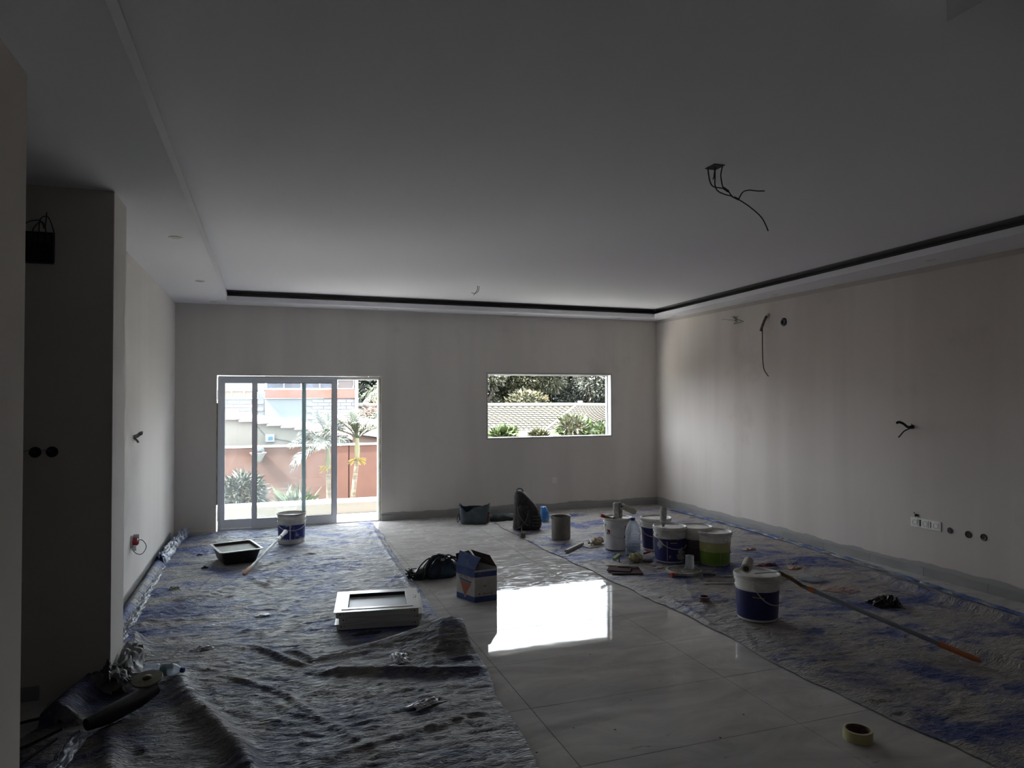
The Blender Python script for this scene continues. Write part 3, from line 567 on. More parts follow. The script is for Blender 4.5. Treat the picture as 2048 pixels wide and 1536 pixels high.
# ------------------------------------------------------------------ objects on the floor
def spot(x, y, r=0):
    l = math.hypot(x, y); return (x+x/l*r, y+y/l*r)
blueL = M('blue_label', (.016, .022, .13), rough=.35)
def bucket(label, x, y, rt_=.157, rb=.140, h=.32, body=None, lid=True, band=None, handle=-1.2, rz=0, drop=.14, liquid=None, extra_label=None, z=.012, handle_m=None):
    t_ = thing('paint_bucket', label, 'bucket', (x, y, z), rz, group='paint buckets on the drop cloths')
    body = body or white_pl
    rad = lambda zz: rb+(rt_-rb)*zz/h
    prof = [(rb*.93, 0), (rb*.97, .004), (rb, .012), (rad(h*.72), h*.72), (rad(h*.72)+.005, h*.725), (rad(h*.74)+.005, h*.745), (rad(h*.75), h*.75), (rad(h*.86), h*.86), (rad(h*.86)+.007, h*.865), (rad(h*.88)+.007, h*.885), (rad(h*.9), h*.89), (rt_, h-.005), (rt_+.003, h), (rt_-.003, h), (rt_-.005, h-.01), (rb-.004, .008), (0, .008)]
    MB().lathe(prof, 44, cap1=False).build('body', body, t_, smooth=40)
    if band:
        z0, z1, bm = band
        MB().lathe([(rad(z0)+.0006, z0), (rad(z0)+.0012, z0+.0005), (rad(z1)+.0012, z1-.0005), (rad(z1)+.0006, z1)], 44, cap0=False, cap1=False).build('printed_label', bm, t_, smooth=40)
    if lid:
        R_ = rt_+.009
        MB().lathe([(R_-.004, h-.022), (R_, h-.02), (R_+.001, h-.004), (R_-.001, h+.006), (R_-.008, h+.008), (R_-.014, h+.004), (R_-.018, h-.006), (R_-.022, h-.007), (0, h-.006)], 44, cap0=False, cap1=False).build('lid', lid if not isinstance(lid, bool) else dirty_white, t_, smooth=35)
    if liquid: MB().lathe([(rad(h*.6)-.006, 0), (rt_-.008, liquid[0]), (0, liquid[0])], 40, Matrix.Translation((0, 0, 0)), cap0=False, cap1=False).build('paint', liquid[1], t_)
    # bail handle hanging down in front
    r_ = rt_+.010; zc = h*.80; pts = []
    for k in range(23):
        a = PI*k/22; pts.append(Vector((r_*math.cos(a), -r_*math.sin(a)*math.cos(-handle)*1.02-.0, zc-abs(r_*math.sin(a)*math.sin(-handle)))))
    # push the hoop outside the body
    out = []
    for p in pts:
        rr_ = math.hypot(p.x, p.y); need = rad(max(0, min(h, p.z)))+.008
        if rr_ < need and rr_ > 1e-4: p = Vector((p.x*need/rr_, p.y*need/rr_, p.z))
        out.append(p)
    MB().tube(out, .0035, 7).build('handle', handle_m or dirty_white, t_, smooth=60)
    for sx in (-1, 1): MB().lathe([(.012, -.004), (.012, .008), (.006, .010)], 14, Matrix.Translation((sx*rad(zc), 0, zc)) @ Matrix.Rotation(sx*PI/2, 4, 'Y')).build('handle_boss', body, t_, smooth=40)
    return t_, rad
# splattered label material
def splat(name, base, paint, scale=6, cm=.58, cx=.64):
    return M(name, base, rough=.4, col2=paint, scale=scale, cmin=cm, cmax=cx, detail=8)
lab_clean = splat('blue_label_clean', (.014, .018, .12), (.3, .3, .34), 5, .74, .8)
lab_splat = splat('blue_label_splattered', (.016, .020, .13), (.36, .36, .35), 7, .56, .60)
lab_door = splat('blue_label_scraped', (.016, .025, .20), (.30, .33, .42), 9, .60, .68)
x, y = spot(3.363, 4.188, .14)
bk, rad = bucket('front white and blue paint bucket with a paint roller resting across its lid', x, y, .160, .143, .33, band=(.022, .225, lab_clean), rz=.75, handle=-1.0)
def strip_on(parent, rad, a0, a1, z, hgt, m, name='yellow_stripe', zt=0):
    mb = MB(); n = 10; vs = []
    for k in range(n+1):
        a = a0+(a1-a0)*k/n; zz = z+zt*k/n
        for dz in (0, hgt): r_ = rad(zz+dz)+.0022; vs.append((r_*math.cos(a), r_*math.sin(a), zz+dz))
    mb.add(vs, [(2*k, 2*k+2, 2*k+3, 2*k+1) for k in range(n)]); return mb.build(name, m, parent, smooth=180)
yel = M('yellow_print', (.42, .38, .06), rough=.4); whp = M('white_print', (.5, .5, .5), rough=.4); redp = M('red_print', (.28, .01, .015), rough=.4)
strip_on(bk, rad, -3.15-.05, -2.65, .185, .008, yel, zt=-.006)
x, y = spot(3.759, 5.973, .14)
bk, rad = bucket('paint-splattered blue-label bucket with a roller standing on its lid', x, y, .160, .143, .345, body=dirty_white, band=(.02, .24, lab_splat), rz=.1, handle=-.9)
strip_on(bk, rad, -2.2, -1.75, .20, .008, yel); strip_on(bk, rad, -2.42, -2.38, .03, .19, whp, 'white_stripe')
MB().loft([(0, 0, 0, .05, .06, 2), (0, 0, .003, .042, .052, 2)], 20, .12, 5).build('paint_blot', M('grey_blot', (.34, .35, .34), rough=.6), bk, loc=(.148*math.cos(-1.45), .148*math.sin(-1.45), .09), rot=(PI/2, 0, -1.45+PI/2))
x, y = spot(3.923, 6.504, .14)
bk, rad = bucket('blue-label bucket standing behind the splattered one, next to the water bottle', x, y, .160, .143, .335, band=(.02, .25, lab_clean), rz=-.5, handle=-.75)
strip_on(bk, rad, -1.83, -1.72, .02, .23, whp, 'white_stripe')
x, y = spot(3.55, 6.666, .13)
bkw, radw = bucket('white bucket with a small red label, topped with two rollers', x, y, .150, .134, .335, band=None, lid=True, rz=0, handle=-1.0)
strip_on(bkw, radw, -1.50, -1.10, .195, .07, redp, 'red_label')
strip_on(bkw, radw, -2.95, -2.65, .17, .05, redp, 'red_letter')
MB().lathe([(.022, 0), (.022, .0015), (0, .0016)], 20).build('green_seal', M('green_seal', (.05, .09, .07), rough=.5), bkw, loc=((radw(.14)+.001)*math.cos(-1.38), (radw(.14)+.001)*math.sin(-1.38), .150), rot=(PI/2, 0, -1.38+PI/2))
x, y = spot(4.023, 5.92, .14)
brn = M('brown_band', (.06, .045, .055), rough=.5, col2=(.09, .07, .08), scale=8)
bk, rad = bucket('white bucket with a dark brown wall behind the green-tinted one', x, y, .157, .14, .335, body=dirty_white, band=(.012, .225, brn), rz=-.4, handle=-.8, handle_m=M('dark_wire', (.12, .11, .1), rough=.5))
x, y = spot(4.101, 5.718, .14)
ygm = M('yellow_tint', (.52, .52, .20), rough=.35, col2=(.66, .64, .42), scale=10, cmin=.55, cmax=.7); grm = M('green_tint', (.15, .27, .02), rough=.35, col2=(.20, .33, .05), scale=8)
bk, rad = bucket('translucent bucket with a yellow upper and green lower half', x, y, .158, .138, .315, band=(.012, .135, grm), rz=1.7, handle=-1.1)
MB().lathe([(rad(.135)+.001, .1352), (rad(.225)+.001, .225)], 44, cap0=False, cap1=False).build('yellow_band', ygm, bk, smooth=40)
strip_on(bk, rad, -1.7-1.85, -1.7-1.78, .01, .125, M('pale_drip', (.32, .34, .2), rough=.5), 'paint_drip')
x, y = spot(.269, 8.231, .14)
bk, rad = bucket('open blue and white bucket standing in front of the sliding door', x, y, .157, .142, .33, body=dirty_white, lid=False, band=(.012, .215, lab_door), rz=0, handle=-.7, liquid=(.305, M('milky_paint', (.62, .62, .6), rough=.25)))
MB().lathe([(.160, .322), (.163, .326), (.163, .332), (.158, .334), (.152, .332), (.152, .326)], 44, cap0=False, cap1=False).build('rim_ring', M('dark_rim_ring', (.10, .09, .08), rough=.6), bk, smooth=40)
strip_on(bk, rad, -1.75, -1.65, .012, .22, whp, 'white_stripe')

# rollers
nap = M('roller_nap', (.60, .60, .56), rough=.95, col2=(.42, .42, .40), scale=40, bump=1.0, bscale=90)
napd = M('roller_nap_grey', (.30, .29, .28), rough=.95, col2=(.2, .2, .19), scale=30, bump=1.0, bscale=90)
steel = M('steel_wire', (.35, .35, .35), rough=.35, metal=.8)
def roller(label, loc, rot, L_=.18, R_=.028, m=None, frame=True, handle=None, hm=None, group='paint rollers'):
    t_ = thing('paint_roller', label, 'roller', loc, group=group, rot=rot)
    n = 10; prof = [(R_*.6, 0), (R_*.92, .002), (R_, .008)]+[(R_*(1+.02*math.sin(k*2.1)), .01+(L_-.02)*k/n) for k in range(1, n)]+[(R_, L_-.008), (R_*.92, L_-.002), (R_*.6, L_)]
    MB().lathe(prof, 26).build('sleeve', m or nap, t_, smooth=50)
    for zz in (-.003, L_): MB().lathe([(R_*.62, zz), (R_*.62, zz+.003), (R_*.2, zz+.004)], 18).build('end_cap', M('cap_dark', (.02, .02, .02), rough=.5), t_)
    if frame:
        wire([(0, 0, L_+.003), (0, 0, L_+.022), (R_+.02, 0, L_+.03), (R_+.035, 0, L_*.6), (R_+.06, 0, L_*.5)], .0035).build('wire_frame', steel, t_, smooth=60)
    return t_
zL = .012+.335-.006
wx, wy = 3.50/1, 6.666
x, y = spot(3.55, 6.666, .13)
roller('upright white paint roller standing on the white bucket lid', (x-.03, y-.02, zL+.003), (0, 0, 0), .165, .030, frame=False)
roller('second upright paint roller standing on the white bucket lid', (x+.035, y+.015, zL+.003), (0, 0, .5), .16, .030, napd, frame=False)
r3 = roller('fluffy long-nap roller leaning over the lid of the white bucket', (x+.185, y-.04, zL+.064), (0, -1.15, .15), .18, .034, M('long_nap', (.62, .58, .48), rough=.95, col2=(.36, .33, .27), scale=60, stretch=(1, 1, 3), bump=1.0, bscale=60), frame=False)
MB().lathe([(.026, -.008), (.026, -.002), (.012, 0)], 20).build('hub', M('hub_black', (.015, .015, .017), rough=.4), r3)
MB().lathe([(.010, -.011), (.010, -.0085), (.004, -.008)], 14).build('hub_pin', steel, r3)
rh = thing('paint_brush', 'red-ended brush handle lying across the white bucket lid', 'brush', (x-.22, y-.03, zL+.048))
MB().tube([(0, 0, 0), (.05, 0, -.018)], .018, 12).build('red_end', M('red_orange', (.45, .05, .03), rough=.4), rh, smooth=50)
MB().tube([(.05, 0, -.018), (.13, .0, -.043), (.19, 0, -.045)], .013, 10).build('grip', M('dull_pink', (.22, .13, .12), rough=.5), rh, smooth=50)
x, y = spot(3.759, 5.973, .14)
ru = roller('grey fleece roller standing upright on the splattered bucket lid', (x-.075, y+.0, .012+.345+.045), (0, .05, .3), .15, .033, nap, frame=False)
MB().lathe([(.012, -.045), (.016, -.02), (.028, .002)], 14).build('neck', M('neck_grey', (.2, .2, .19), rough=.6), ru, smooth=50)
x, y = spot(3.363, 4.188, .14)
pole_m = M('pole_grey', (.20, .23, .27), rough=.35)
grip_m = M('orange_grip', (.50, .16, .05), rough=.5)
rf = thing('paint_roller', 'clay-grey roller on the front bucket lid with its long grey pole reaching the floor', 'roller', (x, y, .012+.33+.010), group=None)
Mx = Matrix.Translation((-.085, .015, .026)) @ Matrix.Rotation(.75, 4, 'Z') @ Matrix.Rotation(1.35, 4, 'Y')
MB().lathe([(.02, 0), (.036, .002), (.038, .01), (.0385, .06), (.038, .12), (.036, .128), (.02, .13)], 28, Mx).build('sleeve', M('clay_roller', (.42, .385, .35), rough=.9, bump=.5, bscale=50), rf, smooth=50)
for zz in (-.003, .130): MB().lathe([(.022, zz), (.022, zz+.003), (.01, zz+.0035)], 18, Mx).build('end_cap', M('cap_dark', ()), rf)
wire([(-.05, -.04, .0), (.05, -.055, .002), (.12, -.06, .0), (.15, -.05, -.002)], .004).build('wire_frame', steel, rf, smooth=60)
MB().tube([(.15, -.05, -.002), (.25, -.07, -.055), (.338, -.091, -.115)], .012, 10, [.012, .015, .013]).build('handle', M('worn_wood', (.16, .09, .06), rough=.7, col2=(.24, .17, .1), scale=20), rf, smooth=50)
# long grey extension pole
ep = rf; A = Vector((.338, -.091, -.115)); B = Vector((4.121-x, 3.077-y, -.318))
dirv = (B-A)
pt = lambda t: tuple(A+dirv*t)
MB().tube([pt(0), pt(.045)], .015, 12).build('threaded_end', M('worn_wood', ()), ep, smooth=50)
MB().tube([pt(.045), pt(.085)], .020, 14).build('orange_collar', grip_m, ep, smooth=50)
MB().tube([pt(.085), pt(.80)], .016, 14).build('tube', pole_m, ep, smooth=50)
MB().tube([pt(.80), pt(.96), pt(1.0)], .019, 14, [.019, .018, .011]).build('grip', grip_m, ep, smooth=50)
# white pole leaning on the door bucket
wp = thing('roller_pole', 'white paint-spattered roller pole leaning against the door bucket', 'pole', (0, 0, 0))
A, B = Vector((-.196, 6.877, .035)), Vector((.20, 8.06, .19))
pt = lambda t: tuple(A+(B-A)*t)
MB().tube([pt(0), pt(.02), pt(.14)], .022, 12, [.010, .021, .020]).build('grip', M('peach_grip', (.50, .30, .20), rough=.6), wp, smooth=50)
MB().tube([pt(.14), pt(.78)], .014, 12).build('tube', M('spattered_white', (.6, .6, .6), rough=.5, col2=(.35, .34, .34), scale=14), wp, smooth=50)
MB().tube([pt(.78), pt(.93)], .019, 12).build('collar', dirty_white, wp, smooth=50)
MB().tube([pt(.84), pt(.86)], .0205, 12).build('collar_ring', black_r, wp, smooth=50)
MB().tube([pt(.93), pt(1.0)], .022, 12, [.018, .026]).build('socket_head', dirty_white, wp, smooth=50)
# mortar tub
TUBX, TUBY, TUBR, TUBSX, TUBSY = -.287, 7.62, .25, .76, .76
tb = thing('mortar_tub', 'rectangular black mixing tub with a pale rim and grey mix inside', 'tub', (TUBX, TUBY, .016), TUBR)
tb.scale = (TUBSX, TUBSY, .74)
def rect_ring(hw, hd, z, c=.035, n=5):
    out = []
    for sx, sy, a0 in ((1, 1, 0), (-1, 1, PI/2), (-1, -1, PI), (1, -1, 1.5*PI)):
        for k in range(n): a = a0+PI/2*k/(n-1); out.append((sx*(hw-c)+c*math.cos(a), sy*(hd-c)+c*math.sin(a), z))
    return out
def ringloft(rings, cap0=True, cap1=True):
    mb = MB(); n = len(rings[0]); vs = [p for r in rings for p in r]; fs = [(i*n+k, i*n+(k+1) % n, (i+1)*n+(k+1) % n, (i+1)*n+k) for i in range(len(rings)-1) for k in range(n)]
    if cap0: fs.append(tuple(range(n-1, -1, -1)))
    if cap1: fs.append(tuple((len(rings)-1)*n+k for k in range(n)))
    return mb.add(vs, fs)
ringloft([rect_ring(.19, .24, 0), rect_ring(.20, .255, .01), rect_ring(.245, .32, .185), rect_ring(.24, .315, .185), rect_ring(.195, .25, .012)], True, True).build('basin', M('tub_black', (.012, .012, .014), rough=.45, col2=(.09, .09, .09), scale=11, cmin=.62, cmax=.75), tb, smooth=50)
ringloft([rect_ring(.246, .321, .176), rect_ring(.272, .347, .178), rect_ring(.272, .347, .190), rect_ring(.243, .318, .192), rect_ring(.240, .315, .186)], False, False).build('rim', M('pale_rim', (.48, .48, .45), rough=.45, col2=(.3, .3, .28), scale=9), tb, smooth=50)
ringloft([rect_ring(.232, .307, .150), rect_ring(.231, .306, .152)]).build('mortar', M('grey_mix', (.21, .205, .18), rough=.7, col2=(.25, .245, .22), scale=5, bump=.3, bscale=8), tb)

# stacked window casements
def casement(label, x, y, z, rz, glass=True, marks=False):
    t_ = thing('window_casement', label, 'window frame', (x, y, z), rz, group='aluminium window casements stacked on the drop cloth')
    W_, D_, f, h_ = .29, .255, .068, .040
    MB().box(-W_, W_, -D_, -D_+.03, 0, h_).build('side_rail', alu2, t_, bevel=.0015)
    MB().box(-W_, W_, D_-.03, D_, 0, h_).build('side_rail', alu2, t_, bevel=.0015)
    MB().box(-W_, -W_+.03, -D_+.03, D_-.03, 0, h_).build('side_rail', alu2, t_, bevel=.0015)
    MB().box(W_-.03, W_, -D_+.03, D_-.03, 0, h_).build('side_rail', alu2, t_, bevel=.0015)
    # top flange, mitred, oversailing by a lip
    l = .014; ow, od = W_+l, D_+l; iw, idp = W_-f, D_-f
    for q in ([(-ow, -od), (ow, -od), (iw, -idp), (-iw, -idp)], [(ow, -od), (ow, od), (iw, idp), (iw, -idp)], [(ow, od), (-ow, od), (-iw, idp), (iw, idp)], [(-ow, od), (-ow, -od), (-iw, -idp), (-iw, idp)]):
        MB().prism(q, h_, h_+.003).build('flange', alu2, t_, bevel=.0005)
    g = .012
    for q in ([(-iw-.03, -idp-.03), (iw+.03, -idp-.03), (iw-g, -idp+g), (-iw+g, -idp+g)], [(iw+.03, -idp-.03), (iw+.03, idp+.03), (iw-g, idp-g), (iw-g, -idp+g)], [(iw+.03, idp+.03), (-iw-.03, idp+.03), (-iw+g, idp-g), (iw-g, idp-g)], [(-iw-.03, idp+.03), (-iw-.03, -idp-.03), (-iw+g, -idp+g), (-iw+g, idp-g)]):
        MB().prism(q, h_+.0031, h_+.007).build('glazing_bead', alu2, t_, bevel=.0008)
    MB().box(-iw+.002, iw-.002, -idp+.002, idp-.002, .018, .022).build('pane', frostM, t_)
    gk = MB(); a = iw-g; b = idp-g
    gk.box(-a-.002, -a+.003, -b, b, .0225, h_+.006); gk.box(a-.003, a+.002, -b, b, .0225, h_+.006); gk.box(-a, a, b-.003, b+.002, .0225, h_+.006); gk.box(-a, a, -b-.002, -b+.003, .0225, h_+.006); gk.build('gasket', gasket, t_)
    for sx in (-1, 1):
        for dx in (0, -.022*sx):
            MB().lathe([(.005 if dx == 0 else .003, 0), (.004, .0008), (0, .001)], 10, Matrix.Translation((sx*(W_-.03)+dx, -D_, .022)) @ Matrix.Rotation(PI/2, 4, 'X')).build('screw_hole', gasket if dx == 0 else M('slot_grey', ()), t_)
    if marks:
        # hand-written tally on the flange, strokes as flat ink
        mk = MB()
        def stroke(p, q, w_=.0016):
            p, q = Vector((*p, 0)), Vector((*q, 0)); d = (q-p).normalized(); n = Vector((-d.y, d.x, 0))*w_
            mk.add([p-n+Vector((0, 0, h_+.0034)), q-n+Vector((0, 0, h_+.0034)), q+n+Vector((0, 0, h_+.0034)), p+n+Vector((0, 0, h_+.0034))], [(0, 1, 2, 3)])
        ox = iw+.056-.012
        for p, q in (((0, -.06), (.012, -.06)), ((0, -.02), (.0, .01)), ((0, .01), (.012, -.015)), ((.012, -.015), (.014, .012)), ((0, .03), (.014, .022)), ((.014, .022), (.016, .045)), ((0, .05), (.006, .07)), ((.006, .07), (.014, .055)), ((.018, -.01), (.02, .03)), ((.02, .045), (.024, .07))):
            stroke((ox+p[0], p[1]), (ox+q[0], q[1]))
        mk.build('pen_marks', M('ink', (.02, .02, .03), rough=.6), t_)
    return t_
alu2 = M('matt_white_aluminium', (.72, .71, .68), rough=.30, spec=.6)
casement('lowest white window casement of the stack on the drop cloth', .795, 5.275, .016, -.145)
casement('middle white window casement of the stack, set slightly to the right', .812, 5.270, .0605, -.155)
casement('topmost white window casement of the stack, its frosted pane and pen marks visible', .787, 5.262, .105, -.145, marks=True)

# cardboard box
bx = thing('cardboard_box', 'open blue and white printed cardboard box standing on the tiles', 'box', (0, 0, 0))
P0 = Vector((1.586, 5.413, .001)); a_r = math.atan2(5.431-5.413, 1.779-1.586)
bx.location = P0; bx.rotation_euler = (0, 0, a_r)
Wb, Db, Hb = .198, .235, .268
skew = math.atan2(5.625-5.413, 1.497-1.586)-a_r-PI/2
def bxp(u, v, z): return Vector((u*Wb-math.sin(skew)*Db*v, math.cos(skew)*Db*v, z))
kraft = M('kraft_inside', (.10, .065, .045), rough=.9, col2=(.13, .085, .06), scale=12)
bxw = M('box_white', (.56, .54, .52), rough=.6, col2=(.50, .48, .46), scale=10); bxb = M('box_blue', (.030, .055, .22), rough=.5, col2=(.045, .08, .26), scale=9)
orange_p = M('orange_print', (.42, .13, .07), rough=.5); bluegrey = M('slate_print', (.10, .15, .25), rough=.5)
def quad_slab(p, t=.003, inward=None):
    n = (p[1]-p[0]).cross(p[3]-p[0]).normalized()*t
    vs = list(p)+[q-n for q in p]
    return [tuple(v) for v in vs], [(0, 1, 2, 3), (7, 6, 5, 4), (0, 4, 5, 1), (1, 5, 6, 2), (2, 6, 7, 3), (3, 7, 4, 0)]
corners = [(0, 0), (1, 0), (1, 1), (0, 1)]
z1, z2 = .045, .200
for k, nm in enumerate(('right face', 'far side', 'back', 'left face')):
    a, b = corners[k], corners[(k+1) % 4]
    A_, B_ = bxp(*a, 0), bxp(*b, 0)
    up_ = Vector((0, 0, 1))
    zt = Hb-.012*(k == 0)
    MB().add(*quad_slab([A_, B_, B_+up_*zt, A_+up_*zt])).build('side_panel', bxw, bx)
    nrm = (B_-A_).cross(up_).normalized()*.0006
    if k in (0, 3):
        for za, zb in ((0, z1), (z2, zt-.014 if k == 0 else zt)):
            MB().add([A_+nrm+up_*za, B_+nrm+up_*za, B_+nrm+up_*zb, A_+nrm+up_*zb], [(0, 1, 2, 3)]).build('printed_band', bxb, bx)
MB().add([bxp(0, 0, .003), bxp(1, 0, .003), bxp(1, 1, .003), bxp(0, 1, .003)], [(0, 1, 2, 3)]).build('bottom_panel', kraft, bx)
# print on the left face
A_, B_ = bxp(0, 1, 0), bxp(0, 0, 0); nl = (B_-A_).cross(Vector((0, 0, 1))).normalized()
lf = lambda u, z, o=.0012: A_+(B_-A_)*u+Vector((0, 0, z))+nl*o
MB().add([lf(.13, .175), lf(.88, .163), lf(.80, .145), lf(.22, .152)], [(3, 2, 1, 0)]).build('blue_triangle_print', bluegrey, bx)
MB().add([lf(.20, .150), lf(.83, .143), lf(.48, .030)], [(2, 1, 0)]).build('orange_triangle_print', orange_p, bx)
MB().add([lf(.13, .180, .0009), lf(.92, .166, .0009), lf(.48, .018, .0009)], [(2, 1, 0)]).build('triangle_outline', bxw, bx)
def text(s_, size, m, parent, origin, xdir, ydir, name='lettering'):
    cu = bpy.data.curves.new(name, 'FONT'); cu.body = s_; cu.size = size; cu.extrude = .0002; cu.materials.append(m); cu.align_x = 'CENTER'
    tmp = bpy.data.objects.new(name, cu); me = bpy.data.meshes.new_from_object(tmp); bpy.data.objects.remove(tmp)
    o = bpy.data.objects.new(name, me); COL.objects.link(o); o.parent = parent
    xd = Vector(xdir).normalized(); yd = Vector(ydir).normalized(); zd = xd.cross(yd)
    o.matrix_local = Matrix.Translation(origin) @ Matrix((xd, yd, zd)).transposed().to_4x4(); return o
brp = M('brown_print', (.20, .09, .06), rough=.5); paleb = M('pale_blue_print', (.22, .3, .45), rough=.5); yelp = M('mustard_print', (.30, .22, .08), rough=.5)
text('N4F MN-755', .036, brp, bx, lf(.52, .176), (B_-A_), (0, 0, 1))
A2, B2 = bxp(0, 0, 0), bxp(1, 0, 0); nr = (B2-A2).cross(Vector((0, 0, 1))).normalized()
rfp = lambda u, z, o=.0012: A2+(B2-A2)*u+Vector((0, 0, z))+nr*o
text('M', .030, yelp, bx, rfp(.22, .215), (B2-A2), (0, 0, 1)); text('NINAF', .024, M('dull_purple_print', (.12, .07, .12), rough=.5), bx, rfp(.52, .215), (B2-A2), (0, 0, 1))
text('CE', .022, M('ink', ()), bx, rfp(.45, .118), (B2-A2), (0, 0, 1))
ln = MB()
for k in range(12):
    z_ = .172-.009*k
    for u0, u1 in ((.06, .34), (.55, .93)):
        if k > 7 and u0 < .3: continue
        p = [rfp(u0, z_), rfp(u1, z_), rfp(u1, z_+.0018), rfp(u0, z_+.0018)]; ln.add(p, [(0, 1, 2, 3)])
ln.build('text_lines', M('faint_print', (.26, .25, .26), rough=.6), bx)
for u in (.22, .42, .76): MB().add([rfp(u-.015, .058), rfp(u+.02, .058), rfp(u+.02, .072), rfp(u-.015, .072)], [(0, 1, 2, 3)]).build('handling_symbol', M('ink', ()), bx)
text('EUROPA', .014, M('ink', ()), bx, rfp(.6, .058), (B2-A2), (0, 0, 1))
# flaps
def flap(pts, m_out, name='flap'):
    MB().add(*quad_slab([Vector(p) for p in pts], .002)).build(name, m_out, bx)
ft = Hb
fl_out = bxb
a, b = bxp(0, 1, ft), bxp(0, 0, ft)
o_ = nl
flap([a, b, b+nl*-.0+Vector((.03, 0, .085))+o_*-.03, a+Vector((.02, 0, .115))+o_*-.01], M('flap_blue', (.05, .10, .28), rough=.5, col2=(.14, .2, .36), scale=22, cmin=.55, cmax=.7))
a, b = bxp(1, 1, ft), bxp(0, 1, ft)
flap([a, b, b+Vector((.0, .02, .085)), a+Vector((-.08, .03, .10))], kraft)
a, b = bxp(1, 0, ft), bxp(1, 1, ft)
flap([a, b, b+Vector((-.075, -.02, .115)), a+Vector((-.05, .03, .095))], kraft)
a, b = bxp(0, 0, ft-.012), bxp(1, 0, ft-.012)
flap([b, a, a+Vector((.0, .045, -.03)), b+Vector((-.02, .05, -.04))], M('grey_kraft', (.3, .28, .26), rough=.8))

# tool bag with cable tangle
tg = thing('power_tool', 'blue-bodied vacuum lying under a tangle of black cables beside the box', 'power tool', (1.50, 6.33, .002), .05)
MB().loft([(.02, 0, 0, .15, .10, 2.6), (.02, 0, .04, .165, .115, 2.6), (.03, 0, .10, .15, .105, 2.4), (.02, 0, .16, .11, .08, 2.2), (.01, 0, .19, .06, .05, 2)], 32, .03, 3).build('body', M('navy_shell', (.012, .022, .045), rough=.45, col2=(.02, .05, .085), scale=9), tg, smooth=70)
MB().loft([(-.17, -.01, 0, .08, .07, 2.4), (-.17, -.01, .05, .07, .06, 2.4), (-.16, -.01, .09, .03, .03, 2)], 24, .04, 7).build('motor_end', M('dark_shell', (.010, .010, .012), rough=.5), tg, smooth=70)
rr = random.Random(12)
for k in range(10):
    cx_ = rr.uniform(-.12, .12); R1 = rr.uniform(.09, .14); pts = []
    tl = rr.uniform(-.4, .4); zc = rr.uniform(.05, .09)
    for j in range(9):
        a = j/8*PI*rr.uniform(.92, 1.0); x_ = cx_-R1*math.cos(a)*1.25; y_ = -.06+tl*.2*math.cos(a)-.03*math.sin(a)+rr.uniform(-.015, .015); z_ = max(.012, .02+(.20-.3*abs(cx_))*math.sin(a)+rr.uniform(-.01, .012))
        pts.append((x_, y_, z_))
    wire(pts, .0062, 5).build('cable', black_r, tg, smooth=60)
for k in range(6):
    pts = [(-.27+rr.uniform(-.05, .07), -.03+rr.uniform(-.05, .05), rr.uniform(.008, .10)) for _ in range(6)]
    wire(pts, .0048, 6).build('cable', black_r, tg, smooth=60)
wire([(.05, -.1, .17), (.13, -.08, .19), (.19, -.06, .13), (.19, -.08, .04)], .006, 7).build('cable', black_r, tg, smooth=60)
MB().box(.0, .035, -.115, -.10, .165, .185).build('cable_plug', M('cream_plug', (.35, .34, .32), rough=.5), tg, bevel=.004)
MB().tube([(.12, -.115, .15), (.165, -.115, .12)], .008, 8).build('cable_plug', M('grey_plug', (.3, .3, .33), rough=.5), tg)

# soft tool bag
gb = thing('tool_bag', 'slouched grey-blue open tool bag with red side patches on the tiles', 'bag', (2.60, 8.86, .001), -.32)
denim = M('slate_canvas', (.045, .065, .08), rough=.85, col2=(.07, .09, .105), scale=10, bump=.3, bscale=40)
mb = MB(); n = 36; rings = []
for (z, rx, ry) in ((0, .17, .11), (.02, .185, .12), (.09, .195, .125), (.16, .20, .11), (.20, .205, .10)):
    ring = []
    for k in range(n):
        a = 2*PI*k/n; c, q = math.cos(a), math.sin(a); x_ = math.copysign(abs(c)**.6, c)*rx; y_ = math.copysign(abs(q)**.6, q)*ry
        rim = z/.20; dz = rim**2*(.045*abs(c)**3+(.035*max(0, min(1, (x_+.06)/.08)) if q < 0 else .012)-.05*math.exp(-((x_+.11)/.05)**2)*(q < 0)+.008*math.sin(5*a))
        g = 1+.02*math.sin(6*a+z*30); ring.append((x_*g, y_*g-.02*rim*(q > 0), z+dz))
    rings.append(ring)
inner = [[(x_*.96, y_*.94, z_-.001) for x_, y_, z_ in r] for r in rings[::-1]]
ringloft(rings+inner, True, True).build('bag_body', denim, gb, smooth=60)
MB().loft([(0, 0, 0, .025, .006, 2.5), (0, 0, .13, .022, .006, 2.5)], 16).build('red_patch', M('dull_red', (.17, .03, .03), rough=.8), gb, loc=(-.192, -.03, .05), rot=(0, 0, 1.2))
MB().loft([(0, 0, 0, .022, .006, 2.5), (0, 0, .12, .018, .006, 2.5)], 16).build('red_patch', M('dull_red', ()), gb, loc=(.185, -.075, .04), rot=(0, 0, -.9))
wire([(-.19, -.04, .15), (-.225, -.05, .09), (-.22, -.06, .02), (-.19, -.06, .06)], .005).build('strap', black_r, gb, smooth=60)
wire([(.195, -.06, .10), (.20, -.08, .04), (.17, -.10, .015)], .005).build('strap', black_r, gb, smooth=60)
# flat cloth bag between the bags
fb = thing('folded_bag', 'flat dark green folded bag lying between tool bag and backpack', 'bag', (3.01, 8.90, .012), -.3)
MB().loft([(0, 0, 0, .19, .09, 2.4), (0, 0, .03, .19, .09, 2.2), (-.02, 0, .07, .13, .05, 2), (-.02, 0, .085, .06, .02, 2)], 30, .06, 9).build('bag_body', M('dark_green_cloth', (.014, .022, .022), rough=.8), fb, smooth=70)
